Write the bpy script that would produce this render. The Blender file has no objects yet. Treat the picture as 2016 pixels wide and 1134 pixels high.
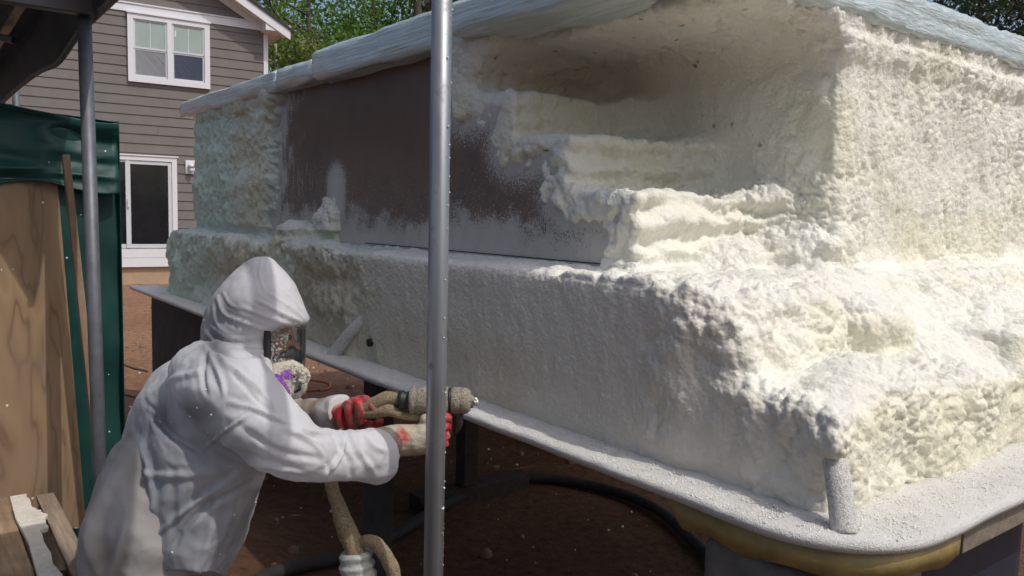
import bpy, bmesh, math, random
import numpy as np
from mathutils import Vector, Matrix

random.seed(7)
rng = np.random.default_rng(7)
D = bpy.data
C = bpy.context.scene.collection

# ------------------------------------------------------------------ camera
FPX, CX, CY = 1577.0, 1008.0, 567.0
_v1 = np.array([-1198.0, -172.0, FPX]); _v2 = np.array([2075.0, -94.0, FPX])
_Y = _v1 / np.linalg.norm(_v1)
_X = _v2 - _Y * (_v2 @ _Y); _X /= np.linalg.norm(_X)
_Z = np.cross(_X, _Y)
RW = np.stack([_X, _Y, _Z])
CAM = np.array([0.0, 0.0, 1.65])
cam_d = D.cameras.new('camera'); cam_d.sensor_width = 36.0
cam_d.lens = FPX / 2016.0 * 36.0
cam_d.clip_start = 0.05; cam_d.clip_end = 500.0
cam_o = D.objects.new('camera', cam_d); C.objects.link(cam_o)
_r, _u, _b = RW @ np.array([1.0, 0, 0]), RW @ np.array([0, -1.0, 0]), RW @ np.array([0, 0, -1.0])
cam_o.matrix_world = Matrix(((_r[0], _u[0], _b[0], CAM[0]), (_r[1], _u[1], _b[1], CAM[1]), (_r[2], _u[2], _b[2], CAM[2]), (0, 0, 0, 1)))
bpy.context.scene.camera = cam_o

# ------------------------------------------------------------------ world, sun, exposure
SUN = Vector((0.20, -0.625, 1.0)).normalized()
world = D.worlds.new('World'); bpy.context.scene.world = world; world.use_nodes = True
wn = world.node_tree.nodes; wl = world.node_tree.links; wn.clear()
w_out = wn.new('ShaderNodeOutputWorld'); w_bg = wn.new('ShaderNodeBackground'); w_sky = wn.new('ShaderNodeTexSky')
w_sky.sky_type = 'NISHITA'; w_sky.sun_disc = False
w_sky.sun_elevation = math.asin(SUN.z); w_sky.sun_rotation = math.atan2(SUN.x, SUN.y)
w_sky.air_density = 1.0; w_sky.dust_density = 4.0; w_sky.ozone_density = 1.0
w_bg.inputs['Strength'].default_value = 0.15
wl.new(w_sky.outputs[0], w_bg.inputs[0]); wl.new(w_bg.outputs[0], w_out.inputs[0])
sun_d = D.lights.new('sun', 'SUN'); sun_d.energy = 2.2; sun_d.angle = math.radians(0.5); sun_d.color = (1.0, 0.965, 0.91)
sun_o = D.objects.new('sun', sun_d); C.objects.link(sun_o)
sun_o.rotation_euler = SUN.to_track_quat('Z', 'Y').to_euler()
vs = bpy.context.scene.view_settings
vs.view_transform = 'Standard'; vs.look = 'None'; vs.gamma = 1.0; vs.exposure = -0.18; vs.use_curve_mapping = False

# ------------------------------------------------------------------ geometry helpers
def at(px, py, dep):
    """point seen at photo position (px, py) at that distance along the view axis"""
    return CAM + RW @ np.array([px - CX, py - CY, FPX]) / FPX * dep

def onplane(px, py, ax, val):
    d = RW @ np.array([px - CX, py - CY, FPX]); return CAM + d * ((val - CAM[ax]) / d[ax])

def sstep(a, b, x):
    t = np.clip((x - a) / (b - a), 0, 1); return t * t * (3 - 2 * t)

def _hash(ix, iy, iz, s):
    h = (ix.astype(np.int64) * 374761393 + iy.astype(np.int64) * 668265263 + iz.astype(np.int64) * 2147483647 + s * 1274126177) & 0xFFFFFFFF
    h = ((h ^ (h >> 13)) * 1274126177) & 0xFFFFFFFF
    h = ((h ^ (h >> 16)) * 2246822519) & 0xFFFFFFFF
    return ((h ^ (h >> 15)) & 0xFFFFFF) / float(0xFFFFFF)

def vnoise(p, s=0):
    """smooth value noise, 0..1"""
    i = np.floor(p); f = p - i; f = f * f * f * (f * (f * 6 - 15) + 10)
    i = i.astype(np.int64); r = 0
    for dx in (0, 1):
        for dy in (0, 1):
            for dz in (0, 1):
                w = (f[:, 0] if dx else 1 - f[:, 0]) * (f[:, 1] if dy else 1 - f[:, 1]) * (f[:, 2] if dz else 1 - f[:, 2])
                r = r + w * _hash(i[:, 0] + dx, i[:, 1] + dy, i[:, 2] + dz, s)
    return r

def fbm(p, octaves=4, s=0, gain=0.5):
    a, t, r = 1.0, 0.0, 0
    for k in range(octaves):
        r = r + a * vnoise(p * (2.03 ** k) + 17.3 * k, s + k); t += a; a *= gain
    return r / t

def worley(p, s=0):
    i = np.floor(p).astype(np.int64); f = p - i
    best = np.full(len(p), 9.0)
    for dx in (-1, 0, 1):
        for dy in (-1, 0, 1):
            for dz in (-1, 0, 1):
                cx, cy, cz = i[:, 0] + dx, i[:, 1] + dy, i[:, 2] + dz
                d = (dx + _hash(cx, cy, cz, s) - f[:, 0]) ** 2 + (dy + _hash(cx, cy, cz, s + 1) - f[:, 1]) ** 2 + (dz + _hash(cx, cy, cz, s + 2) - f[:, 2]) ** 2
                np.minimum(best, d, out=best)
    return best          # squared distance

def vn(me):
    n = len(me.vertices); co = np.empty(n * 3, np.float32); no = np.empty(n * 3, np.float32)
    me.vertices.foreach_get('co', co); me.vertices.foreach_get('normal', no)
    return co.reshape(-1, 3).astype(np.float64), no.reshape(-1, 3).astype(np.float64)

def setco(me, co):
    me.vertices.foreach_set('co', np.ascontiguousarray(co, np.float32).ravel()); me.update()

def setcol(me, name, col):
    col = np.asarray(col)
    if col.ndim == 1:
        a = me.attributes.new(name, 'FLOAT', 'POINT'); a.data.foreach_set('value', np.ascontiguousarray(col, np.float32))
    else:
        c4 = np.ones((len(col), 4), np.float32); c4[:, :3] = col
        a = me.attributes.new(name, 'FLOAT_COLOR', 'POINT'); a.data.foreach_set('color', c4.ravel())

def smooth(me, flag=True):
    me.polygons.foreach_set('use_smooth', [flag] * len(me.polygons)); me.update()

def link(name, me, m=None, parent=None, sm=None):
    o = D.objects.new(name, me); C.objects.link(o)
    if m is not None:
        for k in (m if isinstance(m, (list, tuple)) else [m]): me.materials.append(k)
    if parent is not None: o.parent = parent
    if sm is not None: smooth(me, sm)
    return o

def tag(o, label=None, cat=None, group=None, kind=None):
    if label: o['label'] = label
    if cat: o['category'] = cat
    if group: o['group'] = group
    if kind: o['kind'] = kind
    return o

def empty(name, label=None, cat=None, group=None, loc=(0, 0, 0), rz=0.0):
    o = D.objects.new(name, None); C.objects.link(o); o.location = loc; o.rotation_euler = (0, 0, rz); o.empty_display_size = 0.1
    return tag(o, label, cat, group)

def bm_me(bm, name='m'):
    me = D.meshes.new(name); bm.normal_update(); bm.to_mesh(me); bm.free(); return me

def add_box(bm, x0, x1, y0, y1, z0, z1, M=None, bevel=0.0):
    vs_ = [bm.verts.new((x, y, z)) for x in (x0, x1) for y in (y0, y1) for z in (z0, z1)]
    q = [(0, 1, 3, 2), (4, 6, 7, 5), (0, 4, 5, 1), (2, 3, 7, 6), (0, 2, 6, 4), (1, 5, 7, 3)]
    fs = [bm.faces.new([vs_[i] for i in f]) for f in q]
    if bevel > 0:
        es = list({e for f in fs for e in f.edges})
        r = bmesh.ops.bevel(bm, geom=es, offset=bevel, segments=2, affect='EDGES', profile=0.6)
        vs_ = list({v for f in r['faces'] for v in f.verts} | {v for v in vs_ if v.is_valid})
    if M is not None:
        for v in vs_: v.co = M @ v.co
    return vs_

def box_me(x0, x1, y0, y1, z0, z1, M=None, bevel=0.0):
    bm = bmesh.new(); add_box(bm, x0, x1, y0, y1, z0, z1, M, bevel); return bm_me(bm)

def frame_of(t, up=Vector((0, 0, 1))):
    t = t.normalized()
    if abs(t.dot(up)) > 0.95: up = Vector((1, 0, 0))
    a = t.cross(up).normalized(); b = a.cross(t).normalized(); return a, b

def add_tube(bm, pts, rad, seg=12, caps=True):
    """tube along points; rad = number or list"""
    pts = [Vector(p) for p in pts]; n = len(pts)
    rad = [rad] * n if not hasattr(rad, '__len__') else list(rad)
    rings = []; a = None
    for i, p in enumerate(pts):
        t = (pts[min(i + 1, n - 1)] - pts[max(i - 1, 0)])
        if a is None: a, b = frame_of(t)
        else:
            t = t.normalized(); a = (a - t * a.dot(t)).normalized(); b = t.cross(a) * -1
        rings.append([bm.verts.new(p + (a * math.cos(w) + b * math.sin(w)) * rad[i]) for w in (2 * math.pi * k / seg for k in range(seg))])
    for i in range(n - 1):
        for k in range(seg):
            bm.faces.new([rings[i][k], rings[i + 1][k], rings[i + 1][(k + 1) % seg], rings[i][(k + 1) % seg]])
    if caps:
        bm.faces.new(rings[0][::-1] if False else rings[0]); bm.faces.new(rings[-1][::-1])
    bmesh.ops.recalc_face_normals(bm, faces=bm.faces[:])

def tube_me(pts, rad, seg=12, caps=True):
    bm = bmesh.new(); add_tube(bm, pts, rad, seg, caps); return bm_me(bm)

def spline(pts, n=8):
    """Catmull-Rom through points (any dimension)"""
    P = np.array(pts, float); out = []
    for i in range(len(P) - 1):
        p0, p1, p2, p3 = P[max(i - 1, 0)], P[i], P[i + 1], P[min(i + 2, len(P) - 1)]
        for k in range(n):
            t = k / n
            out.append(0.5 * (2 * p1 + (p2 - p0) * t + (2 * p0 - 5 * p1 + 4 * p2 - p3) * t * t + (3 * p1 - p0 - 3 * p2 + p3) * t ** 3))
    out.append(P[-1]); return np.array(out)

def remesh(me, voxel, smooth_it=0, fac=0.5):
    """voxel union of overlapping closed shells"""
    o = D.objects.new('tmp', me); C.objects.link(o)
    md = o.modifiers.new('r', 'REMESH'); md.mode = 'VOXEL'; md.voxel_size = voxel
    if smooth_it:
        ms = o.modifiers.new('s', 'SMOOTH'); ms.factor = fac; ms.iterations = smooth_it
    dg = bpy.context.evaluated_depsgraph_get(); dg.update()
    r = D.meshes.new_from_object(o.evaluated_get(dg)); D.objects.remove(o); return r

def gridbox(x0, x1, y0, y1, z0, z1, res, r=0.0):
    """closed box of small quads with rounded edges"""
    nx, ny, nz = [max(2, int(round(abs(b - a) / res))) for a, b in ((x0, x1), (y0, y1), (z0, z1))]
    idx = {}; V = []; F = []
    def v(i, j, k):
        if (i, j, k) not in idx:
            idx[(i, j, k)] = len(V); V.append((x0 + (x1 - x0) * i / nx, y0 + (y1 - y0) * j / ny, z0 + (z1 - z0) * k / nz))
        return idx[(i, j, k)]
    for i in range(nx):
        for j in range(ny):
            F.append((v(i, j, 0), v(i, j + 1, 0), v(i + 1, j + 1, 0), v(i + 1, j, 0))); F.append((v(i, j, nz), v(i + 1, j, nz), v(i + 1, j + 1, nz), v(i, j + 1, nz)))
    for i in range(nx):
        for k in range(nz):
            F.append((v(i, 0, k), v(i + 1, 0, k), v(i + 1, 0, k + 1), v(i, 0, k + 1))); F.append((v(i, ny, k), v(i, ny, k + 1), v(i + 1, ny, k + 1), v(i + 1, ny, k)))
    for j in range(ny):
        for k in range(nz):
            F.append((v(0, j, k), v(0, j, k + 1), v(0, j + 1, k + 1), v(0, j + 1, k))); F.append((v(nx, j, k), v(nx, j + 1, k), v(nx, j + 1, k + 1), v(nx, j, k + 1)))
    P = np.array(V)
    if r > 0:
        lo = np.array([x0, y0, z0]) + r; hi = np.array([x1, y1, z1]) - r
        q = np.clip(P, lo, hi); d = P - q; L = np.linalg.norm(d, axis=1, keepdims=True)
        P = np.where(L > 1e-6, q + d / np.maximum(L, 1e-6) * r, P)
    me = D.meshes.new('g'); me.from_pydata(P.tolist(), [], F); me.update(); return me

# ------------------------------------------------------------------ material helpers
class NT:
    def __init__(s, name):
        s.m = D.materials.new(name); s.m.use_nodes = True; s.t = s.m.node_tree; s.b = s.t.nodes['Principled BSDF']
        s.tc = None
    def n(s, typ, **kw):
        x = s.t.nodes.new('ShaderNode' + typ)
        for k, v in kw.items():
            if hasattr(x, k) and not k.startswith('i_'): setattr(x, k, v)
        return x
    def L(s, a, b): s.t.links.new(a, b)
    def coord(s, scale=(1, 1, 1), rot=(0, 0, 0), kind='Object'):
        tc = s.n('TexCoord'); mp = s.n('Mapping'); mp.inputs['Scale'].default_value = scale; mp.inputs['Rotation'].default_value = rot
        s.L(tc.outputs[kind], mp.inputs['Vector']); return mp.outputs[0]
    def noise(s, vec, scale, detail=4, rough=0.55, dist=0.0):
        x = s.n('TexNoise'); x.inputs['Scale'].default_value = scale; x.inputs['Detail'].default_value = detail
        x.inputs['Roughness'].default_value = rough; x.inputs['Distortion'].default_value = dist; s.L(vec, x.inputs['Vector']); return x.outputs['Fac']
    def voro(s, vec, scale, feature='F1', out='Distance'):
        x = s.n('TexVoronoi'); x.feature = feature; x.inputs['Scale'].default_value = scale; s.L(vec, x.inputs['Vector']); return x.outputs[out]
    def ramp(s, fac, stops):
        x = s.n('ValToRGB'); e = x.color_ramp.elements
        while len(e) < len(stops): e.new(0.5)
        for i, (p, c) in enumerate(stops):
            e[i].position = p; e[i].color = (c, c, c, 1) if not hasattr(c, '__len__') else (*c, 1)
        s.L(fac, x.inputs[0]); return x.outputs[0]
    def mix(s, fac, a, b, mode='MIX'):
        x = s.n('Mix'); x.data_type = 'RGBA'; x.blend_type = mode
        for v, i in ((fac, 0), (a, 6), (b, 7)):
            if hasattr(v, 'is_output') or isinstance(v, bpy.types.NodeSocket): s.L(v, x.inputs[i])
            elif i == 0: x.inputs[0].default_value = v
            else: x.inputs[i].default_value = (*v, 1)
        return x.outputs[2]
    def math(s, op, a, b=0.0, clamp=False):
        x = s.n('Math'); x.operation = op; x.use_clamp = clamp
        for v, i in ((a, 0), (b, 1)):
            if isinstance(v, bpy.types.NodeSocket): s.L(v, x.inputs[i])
            else: x.inputs[i].default_value = v
        return x.outputs[0]
    def attr(s, name, out='Color'):
        x = s.n('Attribute'); x.attribute_name = name; return x.outputs[out]
    def bump(s, h, strength=0.3, dist=0.01, prev=None):
        x = s.n('Bump'); x.inputs['Strength'].default_value = strength; x.inputs['Distance'].default_value = dist
        s.L(h, x.inputs['Height'])
        if prev is not None: s.L(prev, x.inputs['Normal'])
        s.L(x.outputs[0], s.b.inputs['Normal']); return x.outputs[0]
    def base(s, c):
        if isinstance(c, bpy.types.NodeSocket): s.L(c, s.b.inputs['Base Color'])
        else: s.b.inputs['Base Color'].default_value = (*c, 1)
        return s
    def set(s, **kw):
        for k, v in kw.items():
            k = k.replace('_', ' ')
            if isinstance(v, bpy.types.NodeSocket): s.L(v, s.b.inputs[k])
            else: s.b.inputs[k].default_value = v
        return s

def simple(name, col, rough=0.6, metal=0.0, var=0.15, scale=6.0, bump=0.0, bscale=60.0, bdist=0.004, spec=0.5):
    t = NT(name); v = t.coord()
    f = t.noise(v, scale, 5, 0.6)
    lo = tuple(c * (1 - var) for c in col); hi = tuple(min(1, c * (1 + var)) for c in col)
    t.base(t.mix(t.ramp(f, [(0.3, 0.0), (0.7, 1.0)]), lo, hi)).set(Roughness=rough, Metallic=metal)
    t.b.inputs['Specular IOR Level'].default_value = spec
    if bump: t.bump(t.noise(v, bscale, 4, 0.6), bump, bdist)
    return t.m

def m_foam():
    t = NT('spray_foam'); v = t.coord()
    c = t.attr('col')
    f = t.noise(v, 9.0, 5, 0.65); g = t.noise(v, 70.0, 3, 0.6)
    c = t.mix(t.ramp(f, [(0.35, 0.0), (0.72, 0.35)]), c, t.mix(1.0, c, (0.95, 0.93, 0.83), 'MULTIPLY'))
    c = t.mix(t.ramp(g, [(0.3, 0.25), (0.6, 0.0)]), c, t.mix(1.0, c, (0.80, 0.78, 0.70), 'MULTIPLY'))
    t.base(c).set(Roughness=t.ramp(f, [(0.38, 0.38), (0.60, 0.72)])); t.b.inputs['Specular IOR Level'].default_value = 0.4
    t.b.inputs['Subsurface Weight'].default_value = 0.0
    vo = t.voro(v, 95.0, 'SMOOTH_F1'); n2 = t.noise(v, 260.0, 3, 0.65)
    h = t.math('ADD', t.math('MULTIPLY', vo, -1.0), t.math('MULTIPLY', n2, 0.55))
    t.bump(h, 0.6, 0.006)
    return t.m

def m_panel():
    t = NT('bare_fibreglass'); v = t.coord()
    big = t.noise(v, 1.6, 4, 0.6)
    c = t.mix(t.ramp(big, [(0.30, 0.0), (0.55, 1.0)]), (0.042, 0.033, 0.033), (0.115, 0.058, 0.038))
    cov = t.attr('cov', 'Fac'); stk = t.attr('streak', 'Fac')
    sp = t.math('ADD', t.math('MULTIPLY', t.noise(v, 230.0, 2, 0.5), 0.55), t.math('MULTIPLY', t.noise(v, 105.0, 2, 0.5), 0.45)); vs2 = t.noise(t.coord((1, 70, 3)), 1.0, 3, 0.6)
    lines = t.math('MULTIPLY', t.ramp(vs2, [(0.45, 0.0), (0.62, 1.0)]), stk)
    dens = t.math('ADD', cov, t.math('MULTIPLY', lines, 0.16))
    k = t.math('ADD', t.math('SUBTRACT', sp, 0.76), t.math('MULTIPLY', dens, 0.80))
    k = t.ramp(k, [(0.0, 0.0), (0.08, 0.9), (0.22, 1.0)])
    dust = t.math('MULTIPLY', t.math('POWER', cov, 1.35), 0.88, True)
    c = t.mix(t.math('MULTIPLY', dust, t.ramp(t.noise(v, 7.0, 5, 0.7), [(0.3, 0.65), (0.7, 1.15)]), True), c, (0.72, 0.71, 0.66))
    c = t.mix(t.math('MULTIPLY', k, t.math('SUBTRACT', 0.78, t.math('MULTIPLY', cov, 0.62))), c, (0.80, 0.79, 0.75))
    t.base(c).set(Roughness=0.42); t.b.inputs['Specular IOR Level'].default_value = 0.4
    t.bump(t.math('ADD', k, t.math('MULTIPLY', t.noise(v, 420, 2), 0.6)), 0.5, 0.003)
    return t.m

def m_granule(name, base, amt_lo=0.50, amt_hi=0.62, white=(0.78, 0.77, 0.74)):
    t = NT(name); v = t.coord()
    a = t.noise(v, 330.0, 3, 0.6); b = t.noise(v, 120.0, 3, 0.6); big = t.noise(v, 5.0, 4, 0.6)
    k = t.math('ADD', t.math('MULTIPLY', a, 0.6), t.math('MULTIPLY', b, 0.4))
    k = t.math('ADD', k, t.math('MULTIPLY', t.math('SUBTRACT', big, 0.5), 0.25))
    w = t.ramp(k, [(amt_lo - 0.08, 0.0), (amt_hi - 0.06, 1.0)])
    t.base(t.mix(w, base, white)).set(Roughness=0.75)
    t.bump(k, 1.0, 0.010); return t.m

def m_film():
    t = NT('stretch_film'); v = t.coord((6, 1.2, 40), (0.06, 0.0, 0.0))
    a = t.noise(v, 2.2, 5, 0.6, 0.4); b = t.noise(t.coord(), 3.0, 4, 0.6)
    c = t.mix(t.ramp(b, [(0.3, 0.0), (0.7, 1.0)]), (0.48, 0.58, 0.57), (0.60, 0.69, 0.67))
    c = t.mix(t.ramp(a, [(0.50, 0.0), (0.61, 0.9)]), c, (0.72, 0.79, 0.81))
    t.base(c).set(Roughness=0.24); t.b.inputs['Specular IOR Level'].default_value = 0.6
    t.b.inputs['Coat Weight'].default_value = 0.4; t.b.inputs['Coat Roughness'].default_value = 0.12
    t.bump(a, 0.8, 0.012); return t.m

def m_wood(name, c1, c2, axis=1, scale=14.0, rough=0.75, knots=True):
    t = NT(name); sc = [9.0, 9.0, 9.0]; sc[axis] = 0.7
    v = t.coord(tuple(sc))
    w = t.noise(v, 1.6, 6, 0.62, 1.2); g = t.noise(v, 9.0, 4, 0.7)
    c = t.mix(t.ramp(w, [(0.32, 0.0), (0.68, 1.0)]), c1, c2)
    c = t.mix(t.ramp(g, [(0.30, 0.5), (0.6, 0.0)]), c, tuple(k * 0.55 for k in c1))
    d = t.noise(t.coord(), 2.3, 5, 0.65)
    c = t.mix(t.ramp(d, [(0.38, 0.55), (0.58, 0.0)]), c, tuple(k * 0.5 for k in c1))
    t.base(c).set(Roughness=rough); t.b.inputs['Specular IOR Level'].default_value = 0.25
    t.bump(t.math('ADD', w, g), 0.35, 0.004); return t.m

def m_steel():
    t = NT('galvanised_steel'); v = t.coord(); z = t.coord((30, 30, 0.6))
    a = t.noise(z, 1.5, 5, 0.6); b = t.noise(v, 14.0, 5, 0.65)
    c = t.mix(t.ramp(a, [(0.3, 0.0), (0.7, 1.0)]), (0.24, 0.26, 0.28), (0.40, 0.42, 0.45))
    c = t.mix(t.ramp(b, [(0.62, 0.0), (0.74, 0.8)]), c, (0.16, 0.14, 0.12))
    t.base(c).set(Roughness=t.ramp(b, [(0.3, 0.36), (0.7, 0.55)]), Metallic=0.7)
    t.bump(a, 0.08, 0.001); return t.m

def m_dirt():
    t = NT('red_dirt'); v = t.coord()
    a = t.noise(v, 0.7, 6, 0.65); b = t.noise(v, 16.0, 6, 0.7); d = t.noise(v, 90.0, 3, 0.6)
    c = t.mix(t.ramp(a, [(0.3, 0.0), (0.7, 1.0)]), (0.25, 0.135, 0.082), (0.37, 0.225, 0.145))
    c = t.mix(t.ramp(b, [(0.35, 0.6), (0.6, 0.0)]), c, (0.11, 0.058, 0.038))
    c = t.mix(t.ramp(d, [(0.68, 0.0), (0.78, 0.6)]), c, (0.42, 0.33, 0.26))
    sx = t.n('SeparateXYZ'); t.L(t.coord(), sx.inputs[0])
    painted_shade = t.math('ADD', sx.outputs[1], t.math('MULTIPLY', t.math('SUBTRACT', a, 0.5), 5.0))
    painted_shade = t.ramp(t.math('MULTIPLY', painted_shade, 0.1), [(0.56, 0.62), (0.80, 0.0)])
    c = t.mix(painted_shade, c, t.mix(1.0, c, (0.15, 0.125, 0.115), 'MULTIPLY'))  # deep shade under the shell painted into the nearer dirt
    t.base(c).set(Roughness=0.95); t.b.inputs['Specular IOR Level'].default_value = 0.1
    t.bump(t.math('ADD', b, t.math('MULTIPLY', d, 0.4)), 0.9, 0.03); return t.m

M = {}
M['foam'] = m_foam(); M['panel'] = m_panel()
M['flange'] = m_granule('overspray_on_flange', (0.46, 0.42, 0.38), 0.39, 0.53)
M['gusset'] = m_granule('overspray_on_gusset', (0.40, 0.35, 0.33), 0.44, 0.58)
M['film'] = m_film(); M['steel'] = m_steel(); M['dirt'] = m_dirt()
M['black'] = simple('black_recess', (0.012, 0.012, 0.012), 0.7)
M['skirt'] = simple('amber_fibreglass', (0.30, 0.225, 0.085), 0.5, var=0.25, scale=14, bump=0.4, bscale=60)
M['concrete'] = simple('concrete', (0.17, 0.165, 0.155), 0.9, var=0.25, scale=12, bump=0.6, bscale=110, bdist=0.006)
M['greywood'] = m_wood('grey_timber', (0.20, 0.165, 0.13), (0.32, 0.27, 0.22))
M['darkblock'] = simple('dark_block', (0.045, 0.042, 0.045), 0.85, var=0.3, scale=8, bump=0.5, bscale=70)
M['navy'] = simple('navy_plastic', (0.02, 0.026, 0.045), 0.45, var=0.2)

# ================================================================== SETTING: ground
def ground_z(x, y):
    return -0.30 * sstep(0.9, 2.1, x) * (1 - sstep(11.0, 16.0, y)) + 0.025 * (vnoise(np.stack([x * 1.3, y * 1.3, 0 * x], 1), 3) - 0.5) + 0.012 * (vnoise(np.stack([x * 6, y * 6, 0 * x], 1), 4) - 0.5)
def make_ground():
    def axis(lo, hi, step, far):
        a = np.arange(lo, hi + 1e-6, step); g = [far]
        k = step
        left, right = [], []
        p = lo
        while p > -far: k *= 1.35; p -= k; left.append(p)
        k = step; p = hi
        while p < far: k *= 1.35; p += k; right.append(p)
        return np.concatenate([left[::-1], a, right])
    xs = axis(-2.0, 8.0, 0.08, 160.0); ys = axis(-1.0, 17.5, 0.08, 160.0)
    X, Y = np.meshgrid(xs, ys); x, y = X.ravel(), Y.ravel()
    P = np.stack([x, y, ground_z(x, y)], 1); nx, ny = len(xs), len(ys)
    i = (np.arange(ny - 1)[:, None] * nx + np.arange(nx - 1)[None, :]).ravel()
    F = np.stack([i, i + 1, i + nx + 1, i + nx], 1)
    me = D.meshes.new('g'); me.from_pydata(P.tolist(), [], F.tolist()); me.update()
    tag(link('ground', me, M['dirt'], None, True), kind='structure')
make_ground()
def gz(x, y): return float(ground_z(np.array([float(x)]), np.array([float(y)]))[0])

# ================================================================== POOL SHELL (upside down, being foamed)
ZF = 0.93            # flange height
XP = 2.0             # plane of the bare wall
shell = empty('pool_shell', 'huge upturned fibreglass pool shell thickly coated in cream spray foam on its blocks', 'pool shell', loc=(1.6, 0.83, 0))
shell.location = (0, 0, 0)
STAIR = [(1.00, 0.90), (1.00, 1.20), (1.47, 1.20), (1.47, 1.47), (1.95, 1.47), (1.95, 1.74), (2.30, 1.74), (2.30, 1.96), (2.66, 1.96), (2.66, 2.17), (3.02, 2.17), (3.02, 2.42)]

def panel_cov(y, z):
    """how much foam lies on the side wall: 0 bare, 1 covered"""
    q = np.stack([y * 9, z * 9, 0 * y], 1); q2 = np.stack([y * 28, z * 28, 0 * y + 4], 1)
    nz = (fbm(q, 3, 21) - 0.5) * 0.16 + (fbm(q2, 2, 25) - 0.5) * 0.06
    left = sstep(5.00, 5.24, y + nz * 1.6 + 0.26 * (z - 2.4))
    d = np.full(len(y), 9.0)
    for (a, b), (c, e) in zip(STAIR[4:], STAIR[5:]):
        ex, ez = c - a, e - b; t = np.clip(((y - a) * ex + (z - b) * ez) / (ex * ex + ez * ez), 0, 1)
        d = np.minimum(d, np.hypot(y - a - t * ex, z - b - t * ez))
    d = np.where(y < 1.95, 0.0, d)
    st = 1 - sstep(0.075, 0.19, d + nz * 1.0)
    top = 1 - sstep(0.02, 0.10, 2.36 - z + 0.25 * sstep(2.9, 3.15, y) * (3.4 > y) * 0)
    top = top * (1 - sstep(2.95, 3.25, y))
    blob = 1 - sstep(0.75, 1.25, np.hypot((y - 4.42) / 0.19, (z - 1.50) / 0.26) + nz * 3)
    return np.clip(np.maximum.reduce([left, st, top, blob]), 0, 1), d, nz

def add_ball_(bm, c, r):
    bmesh.ops.create_uvsphere(bm, u_segments=18, v_segments=12, radius=1.0, matrix=Matrix.Translation(Vector(c)) @ Matrix.Diagonal((*r, 1.0)))

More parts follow.
